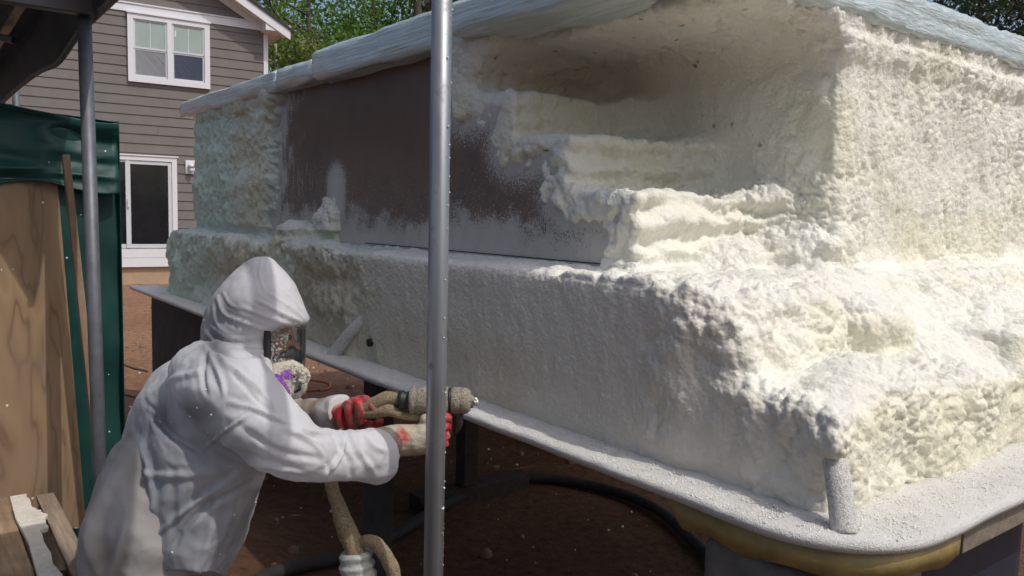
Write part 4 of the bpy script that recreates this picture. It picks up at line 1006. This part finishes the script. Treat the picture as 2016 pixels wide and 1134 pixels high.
NEAR = dict(sh=(432, 760, -0.19), )
def make_coverall():
    bm = bmesh.new()
    # torso of the loose jacket, neck to hem
    add_loft(bm, [(408, 660, 535, 700, .10, .0), (372, 690, 545, 745, .155, .0), (318, 722, 548, 800, .20, .0), (276, 775, 545, 860, .225, .0), (252, 835, 530, 920, .228, .0),
                  (231, 905, 514, 965, .225, .0), (213, 985, 495, 1015, .225, .0), (236, 1055, 474, 1062, .225, .0), (283, 1122, 444, 1136, .225, .0)], 6, 32)
    # hood
    hood = [(504, 506, 527, 505, .018, 0), (494, 511, 538, 510, .032, 0), (479, 521, 549, 520, .048, 0), (460, 537, 565, 538, .065, 0), (437, 561, 582, 562, .092, 0), (418, 588, 594, 589, .108, 0),
            (405, 612, 604, 613, .116, 0), (400, 628, 609, 630, .116, 0), (398, 637, 600, 638, .114, 0), (396, 645, 566, 646, .113, 0), (396, 654, 546, 654, .112, 0),
            (396, 668, 538, 666, .110, 0), (398, 690, 534, 690, .105, 0), (402, 715, 536, 720, .100, 0), (404, 745, 542, 760, .098, 0), (410, 780, 548, 808, .10, 0)]
    add_loft(bm, hood, 4, 30)
    # near sleeve and far sleeve
    add_chain(bm, [PP(400, 740, -.14), PP(450, 775, -.20), PP(515, 838, -.235), PP(588, 890, -.215), PP(655, 900, -.15), PP(705, 894, -.09), PP(738, 895, -.05), PP(752, 895, -.035)],
              [.080, .092, .080, .066, .058, .061, .063, .060], 6, 20, endball=False)
    add_chain(bm, [PP(470, 760, .14), PP(520, 790, .20), PP(572, 822, .21), PP(628, 822, .17), PP(662, 815, .12), PP(676, 812, .10)],
              [.080, .070, .056, .050, .052, .050], 6, 18, endball=False)
    me = remesh(bm_me(bm), 0.0052, 4, 0.5)
    p, n = vn(me); x, y, d = project(p)
    near = n @ FW < 0.25
    disp = np.zeros(len(p))
    F = lambda pl, w, a: fold(x, y, pl, w * 0.68, a * 0.8)
    crown = y < 668
    # gathers of the elastic hood edge, running from crown to brim
    for pl, w, a in (([(548, 560), (588, 600), (607, 628)], 4, .005), ([(525, 575), (572, 605), (604, 632)], 4, .007), ([(500, 588), (552, 615), (598, 636)], 5, .009), ([(470, 600), (530, 626), (586, 641)], 5, .010),
                     ([(452, 622), (510, 645), (560, 650)], 5, .010), ([(428, 585), (446, 622), (500, 640)], 5, .010), ([(412, 640), (460, 668), (522, 660)], 6, .008), ([(515, 508), (511, 540), (521, 572)], 4, .005), ([(438, 575), (455, 600), (490, 612)], 4, .006), ([(420, 600), (428, 640), (470, 668)], 5, .007)):
        disp += np.where(crown, F(pl, w, a * 0.75), 0)
    for pl, w, a in (([(404, 668), (430, 694), (480, 706), (527, 700)], 9, -.014), ([(405, 655), (440, 684), (520, 680)], 6, .007), ([(430, 700), (460, 730), (520, 775), (545, 808)], 7, .011), ([(408, 690), (432, 740), (440, 775)], 8, .012),
                     ([(415, 690), (400, 730), (407, 780)], 7, -.010), ([(440, 705), (480, 760), (545, 820)], 6, -.008),
                     ([(292, 803), (330, 850), (392, 888)], 6, .012), ([(288, 790), (318, 842), (380, 882)], 9, -.008), ([(396, 888), (440, 850), (490, 815)], 5, .010), ([(300, 775), (345, 745), (400, 730)], 9, .007),
                     ([(450, 790), (520, 812), (600, 850), (690, 845)], 9, .010), ([(470, 840), (540, 885), (640, 905)], 12, -.008), ([(420, 880), (500, 915), (600, 935)], 8, .009), ([(560, 845), (620, 870), (650, 915)], 9, .010), ([(600, 850), (640, 890), (650, 935)], 7, -.010), ([(670, 850), (676, 890), (640, 940)], 7, .013),
                     ([(690, 850), (705, 880), (735, 930)], 8, .012), ([(655, 860), (690, 905), (690, 940)], 8, -.012), ([(715, 850), (735, 880), (755, 890)], 7, .008), ([(480, 800), (560, 835), (620, 860)], 7, -.008),
                     ([(240, 900), (300, 935), (420, 930)], 12, .008), ([(300, 1060), (370, 1000), (470, 930)], 9, .011), ([(320, 1100), (390, 1010), (500, 940)], 10, -.010), ([(262, 850), (290, 920), (300, 1010)], 12, .010), ([(225, 985), (250, 1040), (290, 1110)], 8, .009), ([(430, 950), (420, 1020), (400, 1120)], 12, .006), ([(470, 960), (455, 1030), (430, 1120)], 9, -.004), ([(350, 900), (340, 990), (350, 1100)], 14, -.003)):
        disp += np.where(near, F(pl, w, a), 0)
    q = p @ np.stack([_r, FW, np.array([0, 0, 1.0])], 1)
    sl = sstep(430, 560, x) * (y > 780)
    rid = 1 - 2 * np.abs(fbm(q * np.array([7, 5, 10]) + 3, 3, 121) - 0.5)
    rid2 = 1 - 2 * np.abs(fbm(q * np.array([16, 10, 12]) + 9, 2, 124) - 0.5)
    hoodm = sstep(700, 660, y) * (x > 380)
    wq = (np.stack([fbm(q * 6 + 1, 2, 128), fbm(q * 6 + 5, 2, 129), fbm(q * 6 + 8, 2, 130)], 1) - .5) * .12
    cr1 = 0.011 * (np.sqrt(worley((q + wq) * np.array([8.5, 6, 6.5]), 132)) - .5); cr2 = 0.0055 * (np.sqrt(worley((q + wq) * np.array([19, 14, 17]), 134)) - .5) + 0.003 * (np.sqrt(worley((q + wq) * np.array([42, 30, 36]), 135)) - .5)
    disp += (1 - 0.55 * hoodm) * (0.010 * (rid - 0.8) + cr1 + cr2) + 0.03 * (fbm(p * 4.5, 2, 127) - 0.5) * (1 - hoodm)
    # flared open cuff of the near sleeve
    cuff = sstep(715, 748, x) * (y > 840) * near
    disp += cuff * 0.012
    p2 = p + n * disp[:, None]; setco(me, p2)
    me.update(); 
    N = len(p); col = np.tile(np.array([0.83, 0.835, 0.86]), (N, 1))
    def mixc(w, c):
        nonlocal col; w = np.clip(w, 0, 1)[:, None]; col = col * (1 - w) + np.array(c) * w
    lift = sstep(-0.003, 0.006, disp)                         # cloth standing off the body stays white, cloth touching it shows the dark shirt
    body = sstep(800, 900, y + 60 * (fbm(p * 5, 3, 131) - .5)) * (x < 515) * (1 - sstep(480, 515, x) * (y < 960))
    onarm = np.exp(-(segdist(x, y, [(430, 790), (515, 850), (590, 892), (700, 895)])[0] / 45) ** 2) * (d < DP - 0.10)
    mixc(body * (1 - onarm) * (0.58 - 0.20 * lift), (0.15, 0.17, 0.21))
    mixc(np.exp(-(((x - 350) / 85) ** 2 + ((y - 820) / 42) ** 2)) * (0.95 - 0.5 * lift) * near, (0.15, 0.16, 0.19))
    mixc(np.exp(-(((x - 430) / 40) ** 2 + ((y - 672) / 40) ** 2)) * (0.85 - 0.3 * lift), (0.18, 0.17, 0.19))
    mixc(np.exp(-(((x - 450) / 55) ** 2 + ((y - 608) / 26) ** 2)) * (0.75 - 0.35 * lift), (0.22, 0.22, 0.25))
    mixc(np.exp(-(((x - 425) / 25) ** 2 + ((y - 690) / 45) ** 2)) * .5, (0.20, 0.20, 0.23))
    far = (d > DP + 0.03) & (x > 540)
    mixc(far * sstep(548, 600, x) * (0.10 + 0.75 * sstep(0.42, 0.66, fbm(p * 11, 3, 135))), (0.34, 0.25, 0.165))
    setcol(me, 'col', col)
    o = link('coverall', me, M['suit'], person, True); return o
make_coverall()

def make_trousers():
    bm = bmesh.new()
    for s in (-1, 1):
        add_chain(bm, [PP(318, 935, .08 * s), PP(292, 1018, .095 * s), PP(284, 1090, .10 * s), PP(268, 1220, .12 * s), PP(272, 1330, .13 * s), PP(248, 1480, .13 * s), PP(232, 1610, .135 * s), PP(232, 1655, .135 * s)],
                  [.11, .130, .125, .100, .088, .080, .070, .074], 6, 20)
    me = remesh(bm_me(bm), 0.0075, 4, 0.5); p, n = vn(me); x, y, d = project(p)
    disp = 0.03 * (fbm(p * np.array([6, 6, 3]), 3, 141) - .5) + 0.018 * (0.8 - 2 * np.abs(fbm(p * np.array([9, 9, 5]), 3, 143) - .5))
    disp += fold(x, y, [(225, 960), (190, 1030), (200, 1134)], 10, .012) + fold(x, y, [(250, 1040), (230, 1100), (210, 1134)], 9, .012)
    disp += 0.015 * (np.sqrt(worley(p * np.array([8, 8, 5.5]), 147)) - .5) + 0.010 * (np.sqrt(worley(p * np.array([19, 19, 14]), 148)) - .5)
    setco(me, p + n * disp[:, None]); N = len(p)
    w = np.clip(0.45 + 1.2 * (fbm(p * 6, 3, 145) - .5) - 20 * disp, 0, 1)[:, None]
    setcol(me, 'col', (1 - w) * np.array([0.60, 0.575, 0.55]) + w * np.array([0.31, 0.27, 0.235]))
    link('trousers', me, M['suit'], person, True)
    M['boot'] = simple('dusty_boot', (0.09, 0.07, 0.055), 0.8, var=0.3)
    for s in (-1, 1):
        a, b = PP(225, 1672, .135 * s), PP(300, 1690, .135 * s); g = gz(a[0], a[1]); a[2] = g + .055; b[2] = g + .035
        bm = bmesh.new(); add_chain(bm, [a, (a + b) / 2 + np.array([0, 0, .01]), b], [.055, .052, .038], 4, 14); link('boot', remesh(bm_me(bm), .01, 2), M['boot'], person, True)
make_trousers()

# head behind the visor
M['skin'] = simple('skin', (0.42, 0.22, 0.155), 0.5, var=0.08, scale=20)
M['smoke'] = simple('smoky_nose_cup', (0.05, 0.06, 0.075), 0.35, var=0.2)
M['rubber'] = simple('black_rubber', (0.018, 0.018, 0.020), 0.5, var=0.2)
M['eye'] = simple('eye', (0.6, 0.58, 0.55), 0.2); M['iris'] = simple('iris', (0.05, 0.03, 0.02), 0.2)
U = np.array([0, 0, 1.0])
def make_head():
    bm = bmesh.new()
    add_ball(bm, PP(500, 610, 0), (.088, .088, .098), 20)                       # skull
    add_ball(bm, PP(530, 672, 0), (.062, .062, .085), 18)                       # face
    add_ball(bm, PP(532, 735, 0), (.042, .042, .035), 14)                       # jaw and chin
    add_chain(bm, [PP(470, 690, 0), PP(455, 770, 0)], [.058, .062], 3, 16)      # neck
    add_chain(bm, [PP(563, 655, 0), PP(580, 688, 0)], [.010, .017], 3, 10)      # nose
    for s in (-1, 1): add_chain(bm, [PP(566, 648, .008 * s), PP(556, 645, .045 * s)], [.010, .009], 3, 10)   # brow
    add_chain(bm, [PP(572, 712, -.018), PP(576, 711, 0), PP(572, 712, .018)], [.008, .010, .008], 3, 8)       # mouth
    for s in (-1, 1): add_ball(bm, PP(502, 680, .078 * s), (.020, .012, .030), 10)                            # ears
    h = link('head', remesh(bm_me(bm), .0045, 4), M['skin'], person, True)
    for s in (-1, 1):
        bm = bmesh.new(); add_ball(bm, PP(562, 664, .032 * s), .0125, 12); e = link('eye', bm_me(bm), M['eye'], h, True)
        bm = bmesh.new(); add_ball(bm, PP(569, 664, .034 * s), .0075, 10); link('iris', bm_me(bm), M['iris'], h, True)
make_head()
# full face respirator
def m_visor():
    t = NT('visor_with_overspray'); v = t.coord(); a = t.noise(v, 190.0, 3, 0.6); b = t.noise(v, 26.0, 3, 0.6); fr = t.attr('edge', 'Fac')
    k = t.math('ADD', t.math('ADD', t.math('MULTIPLY', a, 0.75), t.math('MULTIPLY', b, 0.25)), t.math('MULTIPLY', fr, 0.16))
    k = t.ramp(k, [(0.65, 0.0), (0.72, 0.85)])
    gl = t.n('BsdfGlossy'); gl.inputs['Roughness'].default_value = 0.08; gl.inputs[0].default_value = (0.9, 0.9, 0.9, 1)
    tr = t.n('BsdfTransparent'); tr.inputs[0].default_value = (0.86, 0.87, 0.87, 1)
    lw = t.n('LayerWeight'); lw.inputs[0].default_value = 0.25
    m1 = t.n('MixShader'); t.L(t.math('ADD', t.math('MULTIPLY', lw.outputs['Fresnel'], 0.8), 0.04), m1.inputs[0]); t.L(tr.outputs[0], m1.inputs[1]); t.L(gl.outputs[0], m1.inputs[2])
    df = t.n('BsdfDiffuse'); df.inputs[0].default_value = (0.62, 0.61, 0.56, 1); m2 = t.n('MixShader'); t.L(k, m2.inputs[0]); t.L(m1.outputs[0], m2.inputs[1]); t.L(df.outputs[0], m2.inputs[2])
    t.L(m2.outputs[0], t.t.nodes['Material Output'].inputs[0]); return t.m
M['visor'] = m_visor()
def m_crust():
    t = NT('foam_crusted_filter'); v = t.coord(); a = t.attr('purple', 'Fac'); b = t.noise(v, 150.0, 3, 0.6)
    c = t.mix(t.ramp(a, [(0.45, 0.0), (0.55, 1.0)]), (0.55, 0.50, 0.40), (0.30, 0.075, 0.50))
    c = t.mix(t.math('MULTIPLY', t.ramp(b, [(0.50, 0.0), (0.58, 0.85)]), t.math('SUBTRACT', 1.15, a, True)), c, (0.66, 0.63, 0.52)); t.base(c).set(Roughness=0.75); t.bump(b, 0.8, 0.006); return t.m
M['crust'] = m_crust()
M['crustplain'] = m_granule('foam_crust', (0.46, 0.42, 0.33), 0.42, 0.60, (0.74, 0.70, 0.58))
def make_mask():
    # visor: curved shield round the face
    bm = bmesh.new(); rows = []; prof = []
    for k in range(17):
        a = math.pi * (k / 16 - 0.5); prof.append((math.cos(a), math.sin(a)))
    ys = np.linspace(634, 738, 14)
    for y in ys:
        t = (y - 634) / 104; xf = 604 - 3 * t - 6 * max(0, t - .8) * 5 * .3; xb = 524 + 4 * math.sin(t * 3) - 2 * t
        rows.append([bm.verts.new(Vector(PP(xb + (xf - xb) * (c ** 0.55), y + (1 - c) * 6 * (0.5 - t), .082 * math.copysign(abs(s) ** 0.8, s)))) for c, s in [(max(c, 0), s) for c, s in prof]])
    for a, b in zip(rows, rows[1:]):
        for k in range(16): bm.faces.new([a[k], b[k], b[k + 1], a[k + 1]])
    bmesh.ops.recalc_face_normals(bm, faces=bm.faces[:]); edge = []
    n = len(rows)
    for i in range(n):
        for k in range(17): edge.append(max(1 - min(k, 16 - k) / 3.0, (0.6 if abs(k - 8) < 2 else 0), 1 - i / 2.0, 0.8 * (i > n - 4)))
    me = bm_me(bm); setcol(me, 'edge', np.clip(np.array(edge), 0, 1)); vis = link('face_shield', me, M['visor'], person, True)
    rim = [Vector(PP(524 + 4 * math.sin(t * 3) - 2 * t, 634 + 104 * t, -.083)) for t in np.linspace(0, 1, 9)]
    rim += [Vector(PP(545 + 40 * math.sin(a), 741, -.083 + .083 * (1 - math.cos(a)))) for a in np.linspace(.3, math.pi - .3, 9)]
    rim += [Vector(PP(524 + 4 * math.sin(t * 3) - 2 * t, 634 + 104 * t, .083)) for t in np.linspace(1, 0, 9)]
    link('shield_seal', tube_me(rim, .0085, 8), M['rubber'], person, True)
    bm = bmesh.new(); add_ball(bm, PP(568, 705, 0), (.036, .036, .040), 16); add_ball(bm, PP(548, 700, 0), (.050, .050, .030), 16); link('nose_cup', remesh(bm_me(bm), .004, 3), M['smoke'], person, True)
    # filters
    for s, c in ((-1, PP(563, 748, -.062)), (1, PP(572, 748, .062))):
        ax = Vector(-_f * -s * 0.75 + _r * 0.62 + U * -0.05).normalized() if s < 0 else Vector(_f * 0.8 + _r * 0.6).normalized()
        if s < 0: ax = Vector(-FW * 0.80 + _r * 0.58 - U * 0.05).normalized()
        bm = bmesh.new(); add_tube(bm, [Vector(c) - ax * .030, Vector(c) - ax * .024, Vector(c) + ax * .012, Vector(c) + ax * .020, Vector(c) + ax * .021], [.036, .047, .048, .044, .020], 26)
        bmesh.ops.subdivide_edges(bm, edges=bm.edges[:], cuts=2, use_grid_fill=True); me = bm_me(bm); p, n = vn(me)
        setco(me, p + n * (0.007 * (fbm(p * 45, 3, 151) - .45) + .004 * (1 - worley(p * 90, 152)))[:, None]); x_, y_, d_ = project(p); nz_ = 9 * (fbm(p * 70, 3, 155) - .5); pur = np.maximum(sstep(30, 20, np.hypot((x_ - 546) * 1.0, y_ - 764) + nz_ * 2), sstep(13, 8, np.hypot((x_ - 566) / 1.5, (y_ - 737) / .8) + nz_)); setcol(me, 'purple', pur if s < 0 else 0 * pur); flt = link('filter', me, M['crust'], person, True)
        if s < 0:
            m_ = Vector(c) + ax * .0225; side_ = ax.cross(Vector((0, 0, 1))).normalized() * -1; up_ = side_.cross(ax).normalized()
            if up_.z < 0: up_ = -up_
            r_ = Vector(_r)
            link('filter_slot', tube_me([m_ + r_ * .026 - U_(.004), m_ + r_ * .024 - U_(.018), m_ + r_ * .012 - U_(.026)], [.0035, .0045, .003], 8), M['rubber'], flt, True)
            k = 70; aa = rng.random(k) * 6.283; rr = .05 * np.sqrt(rng.random(k)); pos = np.array(c) + np.array(ax) * .018 + np.outer(np.cos(aa) * rr, r_) + np.outer(np.abs(np.sin(aa)) * rr, U)
            blobs(k, pos, .0022 + .0045 * rng.random(k) ** 2, 'crumb_crust', M['crustplain'], flt)['kind'] = 'stuff'
    bm = bmesh.new(); add_chain(bm, [PP(575, 730, -.04), PP(588, 742, 0), PP(580, 730, .04)], [.022, .030, .022], 4, 12); link('valve_housing', remesh(bm_me(bm), .004, 3), M['crustplain'], person, True)
def U_(k): return Vector((0, 0, k))
make_mask()

# gloves: cream knit with red dipped fingers
def m_glove():
    t = NT('dipped_work_glove'); v = t.coord(); c = t.attr('col'); n = t.noise(v, 40.0, 4, 0.6)
    c = t.mix(t.ramp(n, [(0.42, 0.0), (0.62, 0.55)]), c, (0.36, 0.28, 0.20)); t.base(c).set(Roughness=0.5); t.bump(t.noise(v, 260.0, 3), 0.5, 0.003); return t.m
M['glove'] = m_glove()
def hand(name, fingers, palm, wrist, redf, label):
    """fingers: list of (points, radii); palm: list of balls; wrist: chain"""
    bm = bmesh.new()
    for pts, rad in fingers: add_chain(bm, pts, rad, 5, 12)
    for c, r in palm: add_ball(bm, c, r, 14)
    if wrist: add_chain(bm, *wrist, 5, 16)
    me = remesh(bm_me(bm), 0.0026, 3, 0.5); p, n = vn(me)
    setco(me, p + n * (0.003 * (fbm(p * 60, 3, 161) - .5) + 0.004 * (fbm(p * 24, 2, 163) - .5))[:, None])
    x, y, d = project(p); w = np.clip(redf(p, x, y, d), 0, 1)[:, None]
    setcol(me, 'col', (1 - w) * np.array([0.50, 0.44, 0.34]) + w * np.array([0.52, 0.018, 0.035]))
    o = link(name, me, M['glove'], person, True); o['label'] = label; return o
# far hand: over the hoses, fingers curling down towards the camera
FF = []
for k, (x0, y0, x1, y1, x2, y2, x3, y3, r) in enumerate(((708, 788, 722, 789, 735, 800, 738, 815, .0125), (694, 792, 702, 792, 710, 808, 711, 830, .0118), (680, 800, 684, 797, 686, 812, 690, 838, .0112), (668, 812, 668, 810, 667, 826, 672, 846, .0102))):
    l0 = .055
    FF.append(([PP(x0, y0, .075), PP(x1, y1, .028 + .004 * k), PP(x2, y2, .000 + .006 * k), PP(x3, y3, .012 + .006 * k)], [r * 1.12, r * 1.08, r, r * .86]))
FF.append(([PP(700, 832, .085), PP(722, 838, .055), PP(742, 836, .030), PP(748, 828, .016)], [.016, .0135, .0125, .0105]))      # thumb closing from below
hand('glove', FF, [(PP(692, 812, .085), (.030, .030, .026)), (PP(680, 816, .090), (.028, .028, .024)), (PP(703, 806, .080), (.026, .026, .024))], ([PP(690, 812, .092), PP(660, 815, .105), PP(635, 820, .125)], [.029, .028, .030]),
     lambda p, x, y, d: sstep(DP + .092, DP + .072, d + .004 * (fbm(p * 50, 2, 5) - .5) * 4) * (1 - sstep(0.35, 0.75, (y > 842) * (x > 667) * (x < 680) * 1.0)), 'red dipped glove gripping the two hoses')
# near hand: wrapped round the gun's grip, mostly behind the pole
FN = []
for k, (yy, r) in enumerate(((822, .0125), (840, .0122), (858, .0116), (874, .0102))):
    xx = 852 - 2 * k
    FN.append(([PP(xx - 14, yy + 4, -.036), PP(xx + 16, yy + 1, -.034), PP(xx + 30, yy, -.008), PP(xx + 22, yy + 1, .022), PP(xx + 4, yy + 2, .030)], [r * 1.15, r * 1.08, r, r * .95, r * .85]))
FN.append(([PP(832, 842, -.010), PP(850, 830, .018), PP(870, 824, .030), PP(884, 824, .024)], [.016, .0135, .012, .0105]))
hand('glove', FN, [(PP(836, 858, -.030), (.036, .036, .036)), (PP(824, 864, -.026), (.030, .030, .034)), (PP(844, 850, -.034), (.022, .022, .032))], ([PP(850, 860, -.028), PP(815, 866, -.030), PP(775, 868, -.035), PP(735, 880, -.045)], [.038, .039, .041, .042]),
     lambda p, x, y, d: np.maximum(sstep(856, 868, x + 6 * (fbm(p * 60, 2, 7) - .5)), np.exp(-(((x - 793) / 12) ** 2 + ((y - 858) / 16) ** 2)) * (fbm(p * 70, 3, 6) > .44) * 1.3 * (d < DP - .03)), 'cream knit glove with red print wrapped round the gun grip')

# ================================================================== SPRAY GUN and its hoses
M['gunfoam'] = m_granule('gun_crusted_in_foam', (0.20, 0.17, 0.125), 0.44, 0.70, (0.50, 0.46, 0.37))
M['tanhose'] = m_granule('foam_crusted_hose', (0.24, 0.175, 0.095), 0.46, 0.72, (0.52, 0.42, 0.26))
M['gunblack'] = simple('gun_black', (0.022, 0.021, 0.020), 0.5, var=0.4, scale=30)
gun = empty('spray_gun', 'foam crusted spray gun held level behind the steel pole', 'spray gun', loc=(0, 0, 0))
def lathe(name, stations, m, y=788, lat=0.0, parent=None, rough=0.002):
    pts, rad = [], []
    for x, r in stations: pts.append(Vector(PP(x, y, lat))); rad.append(r)
    bm = bmesh.new(); add_tube(bm, pts, rad, 28); 
    me = bm_me(bm); p, n = vn(me); setco(me, p + n * (rough * (fbm(p * 60, 3, 171) - .3))[:, None])
    return link(name, me, m, parent or gun, True)
lathe('body', [(807, .026), (808, .033), (818, .0345), (820, .032), (822, .034), (840, .034), (862, .034), (882, .034), (883, .031)], M['gunfoam'])
lathe('collar', [(883, .030), (888, .0315), (889, .029)], M['gunblack'], rough=0)
lathe('mixing_head', [(889, .031), (891, .0335), (905, .034), (908, .032), (910, .034), (920, .031), (926, .024), (927, .017)], M['gunfoam'], y=789)
lathe('nozzle', [(926, .016), (931, .015), (932, .010), (940, .008)], M['gunfoam'], y=791, rough=.004)
bm = bmesh.new()
for k in range(7): add_ball(bm, PP(934 + 5 * rng.random(), 784 + 11 * rng.random(), .008 * rng.normal()), .0045, 8)
link('foam_blob', bm_me(bm), M['crumb'], gun, True)
lathe('coupling', [(785, .020), (786, .024), (796, .024), (797, .021), (806, .022), (808, .025)], M['gunblack'], y=788, rough=.003)
bm = bmesh.new(); add_box(bm, -.034, .034, -.016, .016, -.05, .02, Matrix(((_r[0], FW[0], 0, 0), (_r[1], FW[1], 0, 0), (0, 0, 1, 0), (0, 0, 0, 1))), 0.006)
for v in bm.verts: v.co += Vector(PP(862, 822, 0))
link('air_block', bm_me(bm), M['gunblack'], gun)
bm = bmesh.new(); add_chain(bm, [PP(878, 815, 0), PP(872, 845, 0), PP(860, 885, 0)], [.021, .019, .018], 4, 12); link('grip', bm_me(bm), M['gunfoam'], gun, True)
bm = bmesh.new(); add_chain(bm, [PP(900, 815, 0), PP(902, 835, 0), PP(897, 852, 0)], [.016, .012, .006], 4, 10); link('trigger', bm_me(bm), M['gunblack'], gun, True)
def hose(name, pts, rad, label, cat, n=7, m='tanhose', parent=None, amp=.006, grp=None):
    P = spline([list(p) + [r] for p, r in zip(pts, rad)], n); bm = bmesh.new(); add_tube(bm, [Vector(p[:3]) for p in P], list(P[:, 3]), 16)
    me = bm_me(bm); p, nn = vn(me); setco(me, p + nn * (amp * (fbm(p * 16, 3, 181) - .45) + .5 * amp * (fbm(p * 60, 2, 183) - .5))[:, None])
    o = link(name, me, M[m], parent, True)
    if label: tag(o, label, cat, grp)
    return o
hose('hose_tail', [PP(793, 787, .0), PP(765, 783, .004), PP(742, 793, .006), PP(715, 806, .020), PP(695, 815, .040), PP(688, 850, .040)], [.0125, .0165, .016, .014, .014, .014], None, None, parent=gun)
hose('hose_tail', [PP(858, 825, -.004), PP(828, 822, -.004), PP(795, 818, -.004), PP(768, 808, -.002), PP(745, 812, .0), PP(718, 815, .018), PP(700, 822, .034), PP(690, 860, .04)], [.011, .011, .0115, .0165, .0135, .013, .013, .013], None, None, parent=gun)
hose('supply_hose', [PP(688, 848, .045), PP(664, 890, .04), PP(652, 945, .01), PP(668, 1000, .0), PP(684, 1045, .0), PP(699, 1080, .0), PP(706, 1110, 0), PP(704, 1200, .0), PP(690, 1450, .0), PP(690, 1690, .0)],
     [.014, .015, .017, .020, .025, .024, .024, .026, .028, .028], 'tan foam crusted hose hanging straight down from the gloved hand', 'hose', grp='hoses below the spray gun')
hose('supply_hose', [PP(704, 1075, .01), PP(722, 1064, -.004), PP(745, 1075, -.006), PP(765, 1105, -.004), PP(775, 1140, .0), PP(765, 1250, .01), PP(735, 1450, .03), PP(720, 1690, .05)], [.012, .016, .0175, .0185, .018, .02, .022, .024],
     'short tan hose looping out beside the wrapped bundle', 'hose', grp='hoses below the spray gun')
M['wrap'] = simple('grey_tape_wrap', (0.42, 0.43, 0.40), 0.35, var=0.2, scale=30, bump=0.5, bscale=60)
bm = bmesh.new(); st = [(700 + (y - 1085) * .12, y, r) for y, r in ((1086, .036), (1092, .042), (1104, .039), (1112, .046), (1124, .041), (1132, .047), (1146, .042), (1160, .046), (1200, .042), (1230, .036))]
add_tube(bm, [Vector(PP(x, y, .004)) for x, y, r in st], [r for x, y, r in st], 22); bmesh.ops.subdivide_edges(bm, edges=bm.edges[:], cuts=2, use_grid_fill=True)
me = bm_me(bm); p, n = vn(me); setco(me, p + n * (.012 * (fbm(p * np.array([18, 18, 50]), 3, 191) - .5))[:, None]); tag(link('hose_wrap', me, M['wrap'], None, True), 'silvery tape wrapped bundle where the hoses meet', 'tape wrap')
# droplets of overspray on the suit
def suit_specks():
    me = D.objects['coverall'].data; p, n = vn(me); idx = rng.choice(len(p), 420, replace=False); idx = idx[(n[idx] @ FW < 0.2)][:150]
    pos = p[idx]; blobs(len(pos), pos, .0008 + .0028 * rng.random(len(pos)) ** 3, 'overspray_specks', M['crumb'], person)['kind'] = 'stuff'
suit_specks()
